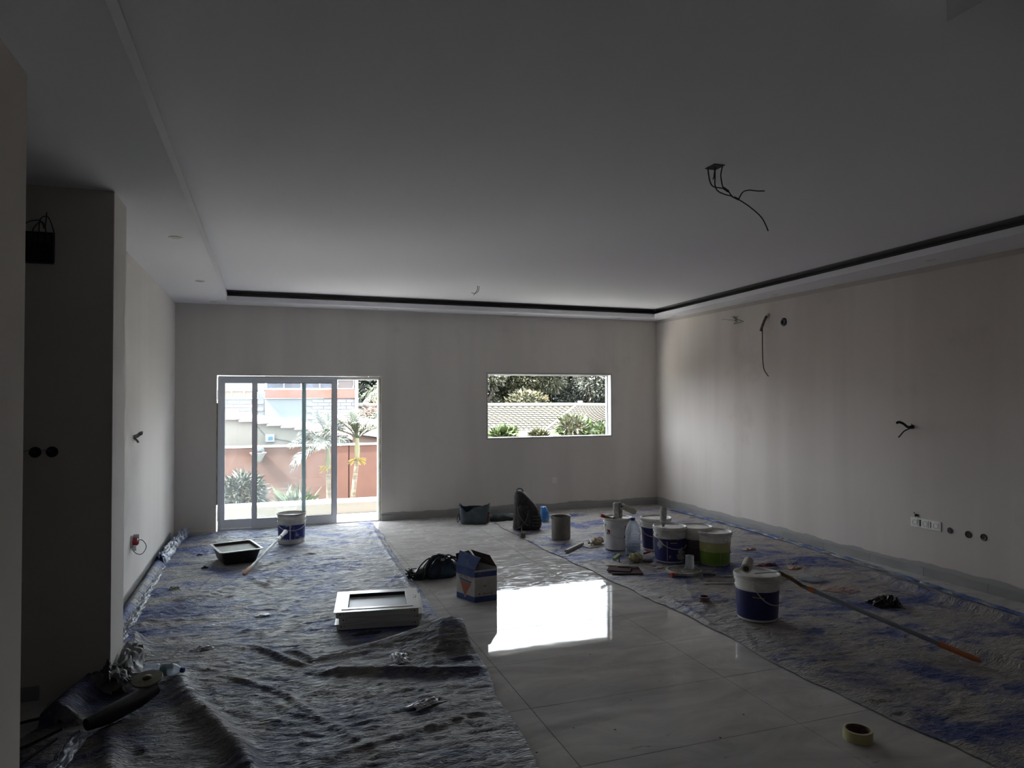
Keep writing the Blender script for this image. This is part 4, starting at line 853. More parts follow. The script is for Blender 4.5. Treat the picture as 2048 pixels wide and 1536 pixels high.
# backpack
bp_ = thing('backpack', 'black hiking backpack standing upright on the edge of the blue drop cloth', 'backpack', (3.085, 8.19, .008), -.25)
bpm = M('backpack_nylon', (.012, .011, .012), rough=.75, col2=(.028, .025, .025), scale=14, bump=.5, bscale=35)
MB().loft([(0, 0, 0, .155, .10, 3), (.0, 0, .02, .172, .115, 3), (.005, 0, .12, .175, .12, 2.8), (-.005, 0, .22, .163, .115, 2.6), (-.03, 0, .32, .13, .10, 2.4), (-.06, 0, .40, .095, .08, 2.2), (-.085, 0, .46, .06, .06, 2), (-.095, 0, .48, .03, .03, 2)], 40, .018, 6).build('main_body', bpm, bp_, smooth=70)
MB().loft([(-.05, -.10, .05, .075, .05, 2.6), (-.05, -.105, .10, .08, .055, 2.6), (-.05, -.10, .24, .075, .05, 2.4), (-.05, -.09, .31, .05, .03, 2)], 26, .03, 2).build('front_pocket', bpm, bp_, smooth=70)
MB().loft([(.11, -.05, .03, .06, .07, 2.4), (.12, -.05, .12, .065, .075, 2.4), (.10, -.045, .22, .05, .06, 2.2), (.08, -.04, .26, .03, .03, 2)], 24, .03, 5).build('side_pocket', bpm, bp_, smooth=70)
wire([(-.12, -.0, .45), (-.12, .0, .495), (-.08, 0, .51), (-.05, 0, .485), (-.045, 0, .455)], .007).build('top_handle', black_r, bp_, smooth=60)
webm = M('grey_webbing', (.09, .085, .08), rough=.8)
for pts in ([(-.13, -.12, .30), (-.11, -.145, .20), (-.05, -.165, .11), (.0, -.17, .07)], [(.0, -.15, .22), (-.03, -.165, .13), (-.09, -.155, .06), (-.14, -.13, .03)], [(-.14, -.09, .38), (-.15, -.11, .22), (-.16, -.11, .08), (-.165, -.12, .01)]):
    MB().tube(sm(pts, 5), .006, 6).build('strap', webm, bp_, smooth=60)
for z_ in (.06, .10, .14, .18): MB().tube(sm([(.06, -.115, z_), (.12, -.128, z_-.002), (.17, -.09, z_), (.186, -.02, z_)], 4), .0045, 6).build('webbing_loop', webm, bp_, smooth=60)
bb = thing('plastic_bag', 'small bright blue plastic bag standing behind the backpack', 'bag', (3.50, 8.62, .010))
MB().loft([(0, 0, 0, .055, .05, 2.2), (0, 0, .03, .062, .055, 2.2), (0, 0, .12, .058, .05, 2), (-.01, 0, .17, .04, .035, 2), (-.015, 0, .19, .035, .03, 2)], 26, .06, 8).build('bag_body', M('cyan_plastic', (.05, .22, .60), rough=.3, col2=(.12, .35, .72), scale=12, bump=.5, bscale=20), bb, smooth=70)
# bins and small things
cn = thing('metal_drum', 'open grey-brown metal drum standing on the blue drop cloth', 'drum', (*spot(3.2, 7.378, .10), .010))
MB().lathe([(.100, 0), (.108, .006), (.110, .02), (.111, .24), (.115, .262), (.118, .268), (.115, .272), (.106, .268), (.105, .03), (0, .03)], 40, cap1=False).build('drum_body', M('dusty_metal', (.15, .135, .11), rough=.6, col2=(.19, .175, .15), scale=8), cn, smooth=40)
for sx in (-1, 1): MB().tube([(sx*.116, 0, .24), (sx*.116, 0, .285)], .005, 8).build('rim_lug', M('dusty_metal', ()), cn)
sc = thing('small_can', 'small brown can with a brush stub at the edge of the drop cloth', 'can', (*spot(2.844, 7.693, .03), .006))
MB().lathe([(.034, 0), (.036, .004), (.036, .055), (.033, .057), (.032, .05), (0, .048)], 24, cap1=False).build('can_body', M('rusty_can', (.14, .12, .09), rough=.6), sc, smooth=40)
MB().tube([(-.008, 0, .045), (-.012, 0, .125)], .005, 8, [.006, .003]).build('stub', M('grey_stub', (.25, .24, .22), rough=.7), sc)
wd = thing('trim_batten', 'short pale wooden batten lying near the grey drum', 'batten', (3.165, 6.93, .014), math.atan2(7.068-6.775, 3.338-2.983)+.04)
MB().box(-.225, .225, -.016, .016, 0, .028).build('batten', M('pale_batten', (.38, .35, .33), rough=.7), wd, bevel=.002)
pq = thing('tile_spacer_board', 'small beige square board with a trowel grip behind the batten', 'board', (3.39, 6.98, .012), .3)
MB().box(-.085, .085, -.075, .075, 0, .006).build('board', M('beige_board', (.42, .36, .30), rough=.8), pq, bevel=.002)
MB().tube([(-.0, 0, .006), (.0, 0, .04)], .006, 8).tube([(-.04, -.05, .045), (.03, .06, .06)], .012, 10).build('grip', M('beige_grip', (.45, .42, .38), rough=.7), pq, smooth=50)

# big water bottle
wbt = thing('water_bottle', 'large clear plastic water bottle with a blue cap among the buckets', 'bottle', (*spot(3.544, 6.325, .08), .012))
prof = [(.05, 0), (.072, .004), (.078, .015)]
for k in range(9): z_ = .03+.022*k; prof += [(.079, z_), (.075, z_+.008), (.079, z_+.016)]
prof += [(.079, .24), (.076, .27), (.062, .315), (.04, .355), (.024, .372), (.021, .38)]
MB().lathe(prof, 36, cap1=False).build('bottle_body', bottle_pl, wbt, smooth=50)
MB().lathe([(.024, .368), (.026, .37), (.026, .395), (.022, .398), (0, .399)], 24, cap0=True, cap1=False).build('blue_cap', M('royal_blue_cap', (.02, .04, .20), rough=.4), wbt, smooth=40)
MB().lathe([(.072, .006), (.074, .12), (0, .12)], 30, cap1=False).build('water', glass_mat('murky_water', (.60, .64, .72), .35), wbt, smooth=40)
# yellow cloth wad
yw = thing('cleaning_rag', 'crumpled pale yellow rag in front of the water bottle', 'rag', (*spot(3.478, 6.150, .0), .012))
def wad(rx, ry, rz, seed, n=22, amp=.25):
    mb = MB(); vs = []; rr_ = np.random.RandomState(seed); ph = rr_.rand(8)*6.28
    for i in range(n+1):
        th = PI*i/n
        for k in range(2*n):
            a = PI*k/n; x_, y_, z_ = math.sin(th)*math.cos(a), math.sin(th)*math.sin(a), math.cos(th)
            f = 1+amp*(.5*math.sin(4*x_+5*y_+ph[0])+.4*math.sin(9*y_-7*z_+ph[1])+.35*abs(math.sin(13*x_+11*z_+ph[2]))+.25*abs(math.sin(21*y_+17*x_+ph[3])))
            vs.append((x_*rx*f, y_*ry*f, max(-.97, z_)*rz*(f if z_ > 0 else 1)+rz))
    fs = [(i*2*n+k, (i+1)*2*n+k, (i+1)*2*n+(k+1) % (2*n), i*2*n+(k+1) % (2*n)) for i in range(n) for k in range(2*n)]
    return mb.add(vs, fs)
wad(.062, .05, .042, 3).build('rag_body', M('yellow_cloth', (.60, .55, .30), rough=.9, col2=(.3, .27, .16), scale=30, bump=.8, bscale=40), yw, smooth=80)
wad(.05, .03, .012, 6).build('rag_tail', M('khaki_cloth', (.16, .15, .09), rough=.9), yw, smooth=80, loc=(.12, -.02, 0))
# boards in front
for k, (x_, y_, w_, d_, rz_, z_, lb) in enumerate([(3.20, 5.85, .145, .11, -.35, .016, 'dark brown board lying lowest of the pair at the cloth edge'), (3.16, 5.90, .11, .08, -.6, .024, 'dark brown board resting askew on the lower brown board')]):
    t_ = thing('brown_board', lb, 'board', (x_, y_, z_), rz_, group='brown boards at the cloth edge')
    MB().box(-w_, w_, -d_, d_, 0, .006).build('board', M('maroon_board', (.05, .027, .027), rough=.9, spec=.1, col2=(.07, .038, .036), scale=6), t_, bevel=.001)
st = thing('brown_strip', 'narrow dark brown strip laid across the brown boards', 'strip', (3.27, 5.93, .032), -.5)
MB().box(-.10, .10, -.014, .014, 0, .006).build('strip', M('maroon_strip', (.03, .018, .02), rough=.6), st, bevel=.001)
bg_ = thing('beige_board', 'pale beige board half under the brown boards', 'board', (3.27, 6.14, .012), -.45)
MB().box(-.11, .11, -.07, .07, 0, .003).build('board', M('beige_board', ()), bg_)
ft_ = thing('float_trowel', 'light green sponge float standing on its stem by the beige board', 'float', (3.29, 6.17, .016), .5)
MB().tube([(.02, 0, 0), (.02, 0, .06)], .005, 8).build('stem', black_r, ft_)
MB().box(-.06, .045, -.02, .02, .05, .078).build('sponge', M('green_sponge', (.30, .38, .22), rough=.9), ft_, bevel=.004, rot=(0, -.25, 0))
lt = thing('bucket_lid', 'upturned paint-smeared bucket lid used as a tray', 'lid', (3.70, 5.64, .012))
MB().lathe([(.0, .004), (.13, .004), (.14, .010), (.145, .026), (.155, .030), (.165, .028), (.168, .016), (.165, .002), (0, 0)], 44, cap0=False, cap1=False).build('lid_tray', M('grey_smeared', (.55, .55, .50), rough=.6, col2=(.25, .25, .22), scale=7), lt, smooth=40)
MB().loft([(.09, .03, .02, .07, .035, 2), (.09, .03, .042, .06, .028, 2)], 24, .08, 3).build('paint_skin', M('pale_skin', (.45, .45, .42), rough=.6), lt, smooth=60)
jr = thing('measuring_cup', 'ribbed clear plastic cup standing on the smeared lid', 'cup', (3.77, 5.65, .034))
MB().lathe([(.036, 0), (.038, .004)]+[(.039+.0012*(k % 2), .01+.010*k) for k in range(11)]+[(.040, .125), (.037, .128), (.036, .12)], 32, cap1=False).build('cup_body', glass_mat('ribbed_plastic', (.6, .6, .62), .5), jr, smooth=30)
rl = thing('mini_roller', 'orange-ended mini roller handle lying in front of the smeared lid', 'roller', (3.545, 5.545, .028), .25)
MB().tube([(-.06, 0, 0), (-.02, 0, .001)], .020, 12).build('orange_end', M('red_orange', ()), rl, smooth=50)
MB().tube([(-.02, 0, .001), (.07, 0, .003)], .016, 12, [.019, .014]).build('grip', M('pinkish_grip', (.42, .30, .25), rough=.6), rl, smooth=50)
wire([(.07, 0, .003), (.11, .01, .004), (.13, .045, .004), (.10, .07, .004)], .004).build('wire_frame', steel, rl, smooth=60)
for k, (x_, y_, l_, rz_, lb, col) in enumerate([(3.76, 5.17, .155, .02, 'long pale yellow paint stirring stick left of the front bucket', (.40, .38, .20)), ]):
    t_ = thing('stir_stick', lb, 'stick', (x_, y_, .018), rz_-.35)
    MB().prism([(-l_, -.006), (-l_*.9, -.013), (0, -.011), (l_, -.010), (l_, .010), (0, .009), (-l_*.9, .012), (-l_, .006)], 0, .005).build('stick', M('pale_stick%d' % k, col, rough=.8), t_, bevel=.001)
tr = thing('putty_knife', 'putty knife with a grey handle lying beyond the stirring stick', 'putty knife', (3.90, 5.40, .018), -.55)
MB().tube([(-.13, 0, .008), (-.09, 0, .009), (-.02, 0, .008)], .011, 10, [.009, .013, .009]).build('handle', M('dark_grey_grip', (.07, .075, .09), rough=.4), tr, smooth=50)
MB().prism([(-.02, -.010), (.12, -.025), (.12, .025), (-.02, .010)], .006, .0075).build('blade', M('dull_steel', (.35, .36, .36), rough=.5, metal=.4), tr)
def tape(label, x, y, z, R_, r_, w_, m, mc, rz=0):
    t_ = thing('tape_roll', label, 'tape', (x, y, z), rz)
    MB().lathe([(r_+.004, 0), (R_-.001, 0), (R_, .001), (R_, w_-.001), (R_-.001, w_), (r_+.004, w_)], 44, cap0=False, cap1=False).build('tape', m, t_, smooth=40)
    MB().lathe([(r_+.004, w_), (r_, w_), (r_, 0), (r_+.004, 0)], 40, cap0=False, cap1=False).build('cardboard_core', mc, t_, smooth=40); return t_
tape('pale yellow masking tape roll lying on the tiles near the camera', *spot(2.652, 2.592, .06), .001, .066, .052, .05, M('yellow_tape', (.52, .48, .24), rough=.6), M('purple_core', (.14, .07, .08), rough=.8, col2=(.22, .15, .15), scale=40, stretch=(1, 1, 4)))
tape('small brown packing tape roll on the edge of the blue drop cloth', *spot(3.292, 4.732, .045), .012, .044, .032, .045, M('brown_tape', (.16, .11, .10), rough=.35), M('dark_core', (.07, .035, .03), rough=.8))
# litter on the right cloth
def crumple(name, label, cat, x, y, z, w_, d_, h_, m, seed, rz=0, n=26):
    vs = []; fs = []
    for i in range(n):
        for j in range(n):
            u, v = i/(n-1)*2-1, j/(n-1)*2-1; rr_ = math.hypot(u, v)
            a = float(vnoise(u*2.2+seed, v*2.2, seed)); b = abs(float(vnoise(u*5+seed, v*5, seed+1)))
            env = max(0, 1-rr_**2*.7)
            vs.append((u*w_*(1+.25*a), v*d_*(1+.25*b), h_*env*(.35+.65*abs(a)+.4*b)))
    fs = [(i*n+j, (i+1)*n+j, (i+1)*n+j+1, i*n+j+1) for i in range(n-1) for j in range(n-1)]
    mb = MB().add(vs, fs); o = mb.build(name, m, smooth=25, loc=(x, y, z), rot=(0, 0, rz)); so = o.modifiers.new('s', 'SOLIDIFY'); so.thickness = .001
    return tag(o, label, cat)
crumple('bin_liner', 'crumpled shiny black bin liner on the right drop cloth', 'plastic bag', 4.62, 4.22, .012, .115, .085, .085, M('black_film', (.008, .008, .009), rough=.25), 4, -.3)
crumple('pink_wrapper', 'pinkish crumpled wrapper lying behind the extension pole', 'wrapper', 4.62, 4.68, .010, .15, .11, .02, M('pink_film', (.27, .17, .15), rough=.4), 14, .2)
crumple('paper_scrap', 'yellowish paper scraps right of the front bucket', 'paper', 4.42, 5.22, .010, .12, .10, .03, M('straw_paper', (.33, .29, .17), rough=.8, col2=(.2, .17, .1), scale=18), 17, .4)
crumple('red_rag', 'small dark red rag behind the front bucket', 'rag', 4.62, 5.60, .010, .10, .05, .025, M('dark_red_rag', (.12, .025, .02), rough=.8), 21, .1)
crumple('paper_scrap', 'small tan paper scrap right of the green-tinted bucket', 'paper', 4.92, 6.24, .010, .07, .04, .02, M('tan_paper', (.40, .26, .18), rough=.8), 25, .1)
crumple('paper_scrap', 'tiny tan paper scrap behind the rags near the pole', 'paper', 4.80, 5.42, .010, .09, .05, .02, M('tan_paper', ()), 29, .1)
crumple('plastic_bag', 'small transparent plastic bag near the turned-up cloth corner', 'plastic bag', .78, 4.30, .045, .05, .08, .035, M('bright_film', (.30, .31, .33), rough=.3), 33, .1)
crumple('plastic_film', 'shiny scrap of film on the near drop cloth', 'film', .80, 3.66, .03, .09, .04, .02, M('bright_film', ()), 37, .4)
crumple('plastic_film', 'glossy crinkled film strip left of the window casements', 'film', -.02, 5.62, .012, .05, .03, .012, M('bright_film', ()), 41, .4)
crumple('plastic_film', 'shiny film scrap on the dark cloth fold near the lying bottle', 'film', -.40, 4.98, .02, .07, .04, .02, M('bright_film', ()), 43, .4)
crumple('green_wrapper', 'small greenish wrapper on the far drop cloth near the left wall', 'wrapper', -.745, 6.66, .012, .045, .04, .03, M('green_film', (.25, .30, .20), rough=.3), 45, .4)
crumple('black_rag', 'torn black scrap in front of the stacked casements', 'scrap', .66, 4.93, .012, .09, .03, .012, M('black_scrap', (.012, .012, .014), rough=.7), 47, .15)
crumple('black_scrap', 'tiny black crumb left of the mixing tub', 'scrap', -.66, 8.0, .012, .025, .02, .02, M('black_scrap', ()), 48)
crumple('black_scrap', 'tiny black crumb in front of the mixing tub', 'scrap', -.56, 7.38, .012, .03, .02, .02, M('black_scrap', ()), 49)
crumple('bag_on_floor', 'grey-black crumpled plastic piled on the tool at the pillar foot', 'plastic bag', -.84, 4.50, .06, .12, .16, .12, M('smoky_film', (.13, .13, .135), rough=.55), 53, .8)
cp = thing('plastic_plate', 'clear plastic food lid lying where the two drop cloths overlap', 'lid', (.42, 4.63, .028), .1)
MB().loft([(0, 0, 0, .10, .05, 3), (0, 0, .012, .085, .042, 3)], 30).build('plate', M('pewter_plastic', (.16, .155, .15), rough=.6), cp, smooth=40)
cl_ = thing('clear_lid', 'round translucent lid on the cloth right of the front bucket', 'lid', (4.62, 5.02, .018))
MB().lathe([(.10, 0), (.105, .004), (.10, .014), (.09, .010), (0, .010)], 34, cap1=False).build('lid_disc', glass_mat('grey_clear', (.7, .72, .78), .35), cl_, smooth=40)
wr2 = thing('red_clip', 'thin red strip lying between the water bottle and the rear bucket', 'strip', (3.74, 6.38, .03), .5)
MB().box(-.06, .06, -.01, .01, 0, .02).build('strip', M('crimson', (.28, .01, .03), rough=.4), wr2, bevel=.004)
gl = thing('work_glove', 'dusty beige glove lying left of the white bucket', 'glove', (3.50, 7.04, .014), .6)
wad(.085, .045, .035, 13, amp=.3).build('glove_palm', M('beige_glove', (.33, .28, .20), rough=.9, col2=(.15, .08, .05), scale=14), gl, smooth=80)
for k in range(4): MB().tube(sm([(-.06, -.03+.02*k, .035), (-.10, -.035+.023*k, .045), (-.13, -.035+.026*k, .025)], 3), .010, 8).build('finger', M('beige_glove', ()), gl, smooth=60)
MB().tube(sm([(0, .04, .03), (.0, .075, .03), (-.02, .095, .02)], 3), .011, 8).build('thumb', M('beige_glove', ()), gl, smooth=60)
dsk = thing('sanding_disc', 'dusty round sanding disc lying beside the splattered bucket', 'disc', (*spot(3.54, 5.90, .03), .013), .3)
MB().lathe([(.085, 0), (.085, .003), (.02, .003), (.02, 0)], 34, cap0=False, cap1=False).build('disc', M('rust_disc', (.22, .13, .10), rough=.8, col2=(.36, .33, .32), scale=12), dsk)

# lying small bottle
lb_ = thing('small_bottle', 'small clear water bottle with a blue cap lying by the pillar foot', 'bottle', (-.66, 4.54, .085), rot=(0, PI/2, -.41))
MB().lathe([(.015, 0), (.028, .003), (.032, .012), (.032, .05), (.030, .055), (.032, .06), (.032, .075), (.026, .085), (.033, .10), (.034, .16), (.031, .18), (.020, .205), (.012, .215), (.011, .22)], 28, cap1=False).build('bottle_body', bottle_pl, lb_, smooth=50)
MB().lathe([(.015, .216), (.015, .235), (.012, .237)], 20).build('blue_cap', M('blue_cap', (.03, .07, .28), rough=.4), lb_, smooth=40)
MB().lathe([(.0348, .105), (.0350, .15)], 28, cap0=False, cap1=False).build('bottle_label', M('teal_label', (.22, .33, .36), rough=.4, col2=(.35, .12, .1), scale=14, cmin=.6, cmax=.65), lb_, smooth=40)
# long-neck sander at the pillar foot
sd = thing('drywall_sander', 'dark drywall sander with a round pad lying at the pillar foot', 'power tool', (0, 0, 0))
MB().tube([(-.56, 4.18, .10), (-.63, 4.10, .085), (-.74, 3.97, .075), (-.82, 3.90, .07)], .05, 14, [.036, .046, .044, .03]).build('body', M('sander_black', (.012, .012, .013), rough=.6), sd, smooth=60)
Mx = Matrix.Translation((-.60, 4.20, .150)) @ Matrix.Rotation(.22, 4, 'X') @ Matrix.Rotation(-.05, 4, 'Y')
MB().lathe([(.03, -.02), (.074, -.008), (.077, 0), (.074, .004), (.026, .006)], 40, Mx).build('pad', M('pad_tan', (.20, .19, .13), rough=.6, col2=(.15, .14, .1), scale=20), sd, smooth=40)
MB().lathe([(.024, .006), (.023, .012), (.015, .014), (.008, .018), (0, .018)], 24, Mx, cap0=False, cap1=False).build('hub', M('brass_hub', (.10, .08, .04), rough=.35, metal=.7), sd, smooth=40)
pc = thing('extension_cable', 'black power cord looping from the sander across the recess floor', 'cable', (0, 0, 0))
MB().tube(sm([(-.95, 4.02, .05), (-1.06, 4.16, .03), (-1.25, 4.14, .008), (-1.36, 4.0, .008), (-1.33, 3.86, .008), (-1.22, 3.80, .008), (-1.05, 3.86, .03), (-.93, 3.93, .055)], 8), .0075, 8).build('cord', black_r, pc, smooth=60)
MB().tube(sm([(-.93, 3.84, .05), (-1.02, 3.68, .035), (-1.12, 3.52, .012), (-1.28, 3.34, .008), (-1.5, 3.2, .008)], 8), .0075, 8).build('cord', black_r, pc, smooth=60)
strip('plastic_sheet', 'crumpled clear sheet draped over the cloth at the pillar foot', 'plastic sheet', [(-.80, 4.35, .02), (-.76, 4.62, .03), (-.78, 4.90, .02)], .15, .13, M('smoky_film', ()), 23, n=60)
strip('plastic_sheet', 'pale bluish plastic strip trailing forward from the sander', 'plastic sheet', [(-.84, 3.86, .02), (-.86, 3.55, .02), (-.92, 3.1, .02)], .08, .03, M('pale_film', (.22, .24, .30), rough=.25, bump=.6, bscale=30), 27, n=60)

# ------------------------------------------------------------------ outside
M_in = M
def M(name, col, **k):
    if name in MATS: return MATS[name]
    q = k.pop('q', .62)
    if 'col2' in k: k['col2'] = tuple(c*q for c in k['col2'])
    return M_in(name, tuple(c*q for c in col), **k)
GZ = -2.4
MB().box(-60, 90, 9.7, 140, GZ-.2, GZ).build('ground', M('garden_ground', (.09, .085, .05), rough=.95, col2=(.05, .07, .03), scale=.6)); bpy.data.objects['ground']['kind'] = 'structure'
tc_ = struct('terrace', 'white tiled terrace strip outside the door')
TZ = -.13
MB().box(-3, 3.2, D+WT, 11.02, TZ-.25, TZ).build('terrace_slab', M('terrace_tile', (.72, .71, .69), rough=.6, q=1), tc_)
pw = struct('parapet_wall', 'low cream terrace parapet with a white coping')
MB().box(-3, 3.2, 11.02, 11.17, GZ, .045).build('parapet', M('cream_render', (.26, .24, .21), rough=.85, q=.36), pw)
MB().box(-3, 3.2, 10.98, 11.21, .045, .085).build('coping', M('white_coping', (.45, .45, .44), rough=.7, q=.5), pw, bevel=.005)
gw = thing('garden_wall', 'tall smooth terracotta-brown garden wall with a white top edge', 'wall', (0, 16, GZ))
terra = M('terracotta_render', (.135, .060, .040), rough=.9, col2=(.118, .052, .036), scale=2)
MB().box(-9, 1.735, 0, .2, 0, .60-GZ).build('wall_section', terra, gw); MB().box(1.765, 8.3, 0, .2, 0, .60-GZ).build('wall_section', terra, gw)
MB().box(1.735, 1.765, .02, .2, 0, .60-GZ).build('joint', M('terra_dark', (.08, .035, .025), rough=.9), gw)
MB().box(-9, 8.3, -.02, .22, .60-GZ, .635-GZ).build('coping', M('white_coping', ()), gw)
# neighbour house with a low pink tiled gable
nh = thing('neighbour_house', 'cream neighbour house with a sloping pink tiled roof edge behind the wall', 'house', (0, 0, GZ))
cream = M('cream_wall', (.26, .235, .20), rough=.9)
def gable(xa, za, xb, zb, y0, y1, nm='house_wall'):
    vs = [(xa, y0, 0), (xb, y0, 0), (xb, y0, zb-GZ), (xa, y0, za-GZ), (xa, y1, 0), (xb, y1, 0), (xb, y1, zb-GZ), (xa, y1, za-GZ)]
    return MB().add(vs, [(0, 1, 2, 3), (5, 4, 7, 6), (4, 0, 3, 7), (1, 5, 6, 2), (3, 2, 6, 7), (4, 5, 1, 0)]).build(nm, cream, nh)
gable(-4.4, 1.82, 1.7, .78, 17.0, 24)
pinkt = M('pink_roof_tile', (.34, .20, .21), rough=.8, col2=(.38, .27, .28), scale=5)
slope = (.78-1.82)/(1.7+4.4)
rt_me = None
for k in range(22):
    x0 = -4.5+.30*k; z0 = 1.82+slope*(x0+4.4)
    if x0 > 1.75: break
    mb = MB(); L2 = .33; sa = math.atan(slope)
    Mt = Matrix.Translation((x0, 16.85, z0-GZ+.01)) @ Matrix.Rotation(-sa, 4, 'Y') @ Matrix.Rotation(-.02, 4, 'Y')
    vs = []
    for j in range(7): a = PI*j/6; vs += [(0, .02+.10*(1-math.cos(a)), .055*math.sin(a)+.05), (L2, .02+.10*(1-math.cos(a)), .055*math.sin(a)+.02)]
    vs = [Mt @ Vector(v) for v in vs]
    o = MB().add(vs, [(2*j, 2*j+1, 2*j+3, 2*j+2) for j in range(6)]+[tuple(range(0, 14, 2)), tuple(range(13, 0, -2))]).build('roof_tile', pinkt, nh)
    MB().box(x0+.002, x0+.298, 16.86, 17.1, z0-GZ-.01+slope*.15, z0-GZ+.035+slope*.15).build('roof_tile', pinkt, nh)
mb = MB(); 
for (xa, xb) in ((-4.5, 1.85),): mb.add([(xa, 17.08, 1.80+.02-GZ), (xb, 17.08, 1.80+slope*(xb-xa)+.02-GZ), (xb, 24, 1.80+slope*(xb-xa)+.02-GZ), (xa, 24, 1.84-GZ), (xa, 17.08, 1.86-GZ), (xb, 17.08, 1.86+slope*(xb-xa)-GZ), (xb, 24, 1.86+slope*(xb-xa)-GZ), (xa, 24, 1.88-GZ)], [(0, 1, 2, 3), (7, 6, 5, 4), (0, 4, 5, 1), (2, 6, 7, 3), (0, 3, 7, 4), (1, 5, 6, 2)])
mb.build('roof_slab', pinkt, nh)
wire([(-.2, 16.98, 1.02-GZ), (.0, 16.98, .80-GZ), (.25, 16.98, .72-GZ), (.45, 16.98, .68-GZ), (.70, 16.98, .62-GZ), (.95, 16.98, .80-GZ)], .008, 7).build('loose_wire', M('thin_wire', (.08, .08, .08), rough=.7), nh)
mb_ = MB().box(-.03, .17, 16.93, 16.99, .665-GZ, .84-GZ).build('meter_board', M('white_board', (.33, .34, .34), rough=.6), nh)
MB().box(.04, .13, 16.915, 16.93, .715-GZ, .785-GZ).build('meter_label', M('cyan_label', (.05, .17, .30), rough=.5), nh)
h2 = thing('neighbour_house', 'second pink-roofed shed at the right of the door view', 'house', (0, 0, GZ))
MB().add([(1.95, 17.0, 0), (3.4, 17.0, 0), (3.4, 17.0, .55-GZ), (1.95, 17.0, .80-GZ), (1.95, 20, 0), (3.4, 20, 0), (3.4, 20, .55-GZ), (1.95, 20, .80-GZ)], [(0, 1, 2, 3), (5, 4, 7, 6), (4, 0, 3, 7), (1, 5, 6, 2), (3, 2, 6, 7)]).build('shed_wall', M('tan_wall', (.20, .15, .12), rough=.9), h2)
MB().add([(1.85, 16.85, .83-GZ), (3.5, 16.85, .57-GZ), (3.5, 20, .95-GZ), (1.85, 20, 1.15-GZ), (1.85, 16.85, .86-GZ), (3.5, 16.85, .60-GZ), (3.5, 20, .99-GZ), (1.85, 20, 1.19-GZ)], [(3, 2, 1, 0), (4, 5, 6, 7), (0, 1, 5, 4), (1, 2, 6, 5), (2, 3, 7, 6), (3, 0, 4, 7)]).build('shed_roof', pinkt, h2)
# lamp bowl and satellite dish on the wall
dsn = thing('wall_lamp', 'white bowl-shaped wall lamp with a grey dome on the brown garden wall', 'lamp', (-.17, 15.86, .46))
dsn.scale = (.7, .7, .7)
MB().lathe([(.02, -.26), (.10, -.20), (.19, -.02), (.25, .06), (.24, .07), (.18, .0), (.09, -.18), (0, -.2)], 28, cap0=True, cap1=False).build('bowl', M('white_bowl', (.36, .36, .35), rough=.4), dsn, smooth=50)
MB().lathe([(.19, .10), (.185, .15), (.14, .22), (.07, .26), (0, .27)], 26, cap1=False).build('dome', M('grey_dome', (.07, .07, .075), rough=.5), dsn, smooth=50)
MB().box(-.03, .03, .02, .14, -.1, -.02).build('bracket', M('grey_dome', ()), dsn)
# grey block building
gbld = thing('apartment_block', 'pale grey brick building with an orange band and white framed windows', 'building', (0, 26, GZ))
grb = M('pale_brick', (.27, .27, .28), rough=.9, col2=(.24, .24, .25), scale=3)
smooth_r = M('grey_render', (.25, .27, .28), rough=.9)
Zg = lambda z: z-GZ
BX0, BX1, BXR = -3.6, -.07, 3.16
# wings
MB().box(-6, BX1-.01, .15, 6, 0, Zg(1.66)).box(-6, BX1-.01, .15, 6, Zg(1.97), Zg(2.42)).box(-6, -1.62, .15, .5, Zg(1.66), Zg(1.97)).box(-.30, BX1-.01, .15, .5, Zg(1.66), Zg(1.97)).build('left_wing', grb, gbld)
MB().box(BX1, BXR, .1, 6, 0, Zg(1.67)).box(BX1, BXR, .1, 6, Zg(2.36), Zg(2.50)).build('main_wing', smooth_r, gbld)
MB().box(BX1, BXR-.10, .02, .099, Zg(1.675), Zg(1.985)).build('orange_band', M('orange_paint', (.36, .085, .05), rough=.8, col2=(.30, .10, .08), scale=2), gbld)
MB().box(BXR-.10, BXR+.02, .0, .5, 0, Zg(2.42)).build('corner_pier', M('pale_pink_pier', (.30, .27, .27), rough=.9), gbld)
# block courses on the right part and left wing
br_me = MB().box(.006, .394, 0, .03, .006, .114).mesh('brick', grb)
rr = random.Random(3)
for (xa, xb, za, zb) in ((1.55, 3.05, .55, 1.66), (-1.7, -.35, .75, 1.62)):
    r_ = 0; z_ = za
    while z_ < zb-.1:
        x_ = xa-(.2 if r_ % 2 else 0)
        while x_ < xb:
            o = bpy.data.objects.new('brick', br_me); COL.objects.link(o); o.parent = gbld; o.location = (x_, (.072 if xa > 0 else .122)-rr.uniform(0, .004), Zg(z_)); x_ += .4
        z_ += .12; r_ += 1
def far_window(x0, x1, z0, z1, pane, n=2, y=.04):
    f = MB(); fwd = .035
    f.box(x0, x1, y, y+.06, Zg(z0), Zg(z0)+fwd); f.box(x0, x1, y, y+.06, Zg(z1)-fwd, Zg(z1)); f.box(x0, x0+fwd, y, y+.06, Zg(z0)+fwd, Zg(z1)-fwd); f.box(x1-fwd, x1, y, y+.06, Zg(z0)+fwd, Zg(z1)-fwd)
    for k in range(1, n): xm = x0+(x1-x0)*k/n; f.box(xm-.018, xm+.018, y, y+.06, Zg(z0)+fwd, Zg(z1)-fwd)
    fo = f.build('window', M('white_frame_far', (.42, .42, .42), rough=.5), gbld)
    for k in range(n):
        a = x0+fwd+(x1-x0-2*fwd)*k/n; b = x0+fwd+(x1-x0-2*fwd)*(k+1)/n
        MB().box(a+.015, b-.015, y+.04, y+.05, Zg(z0)+fwd, Zg(z1)-fwd).build('pane', pane, fo)
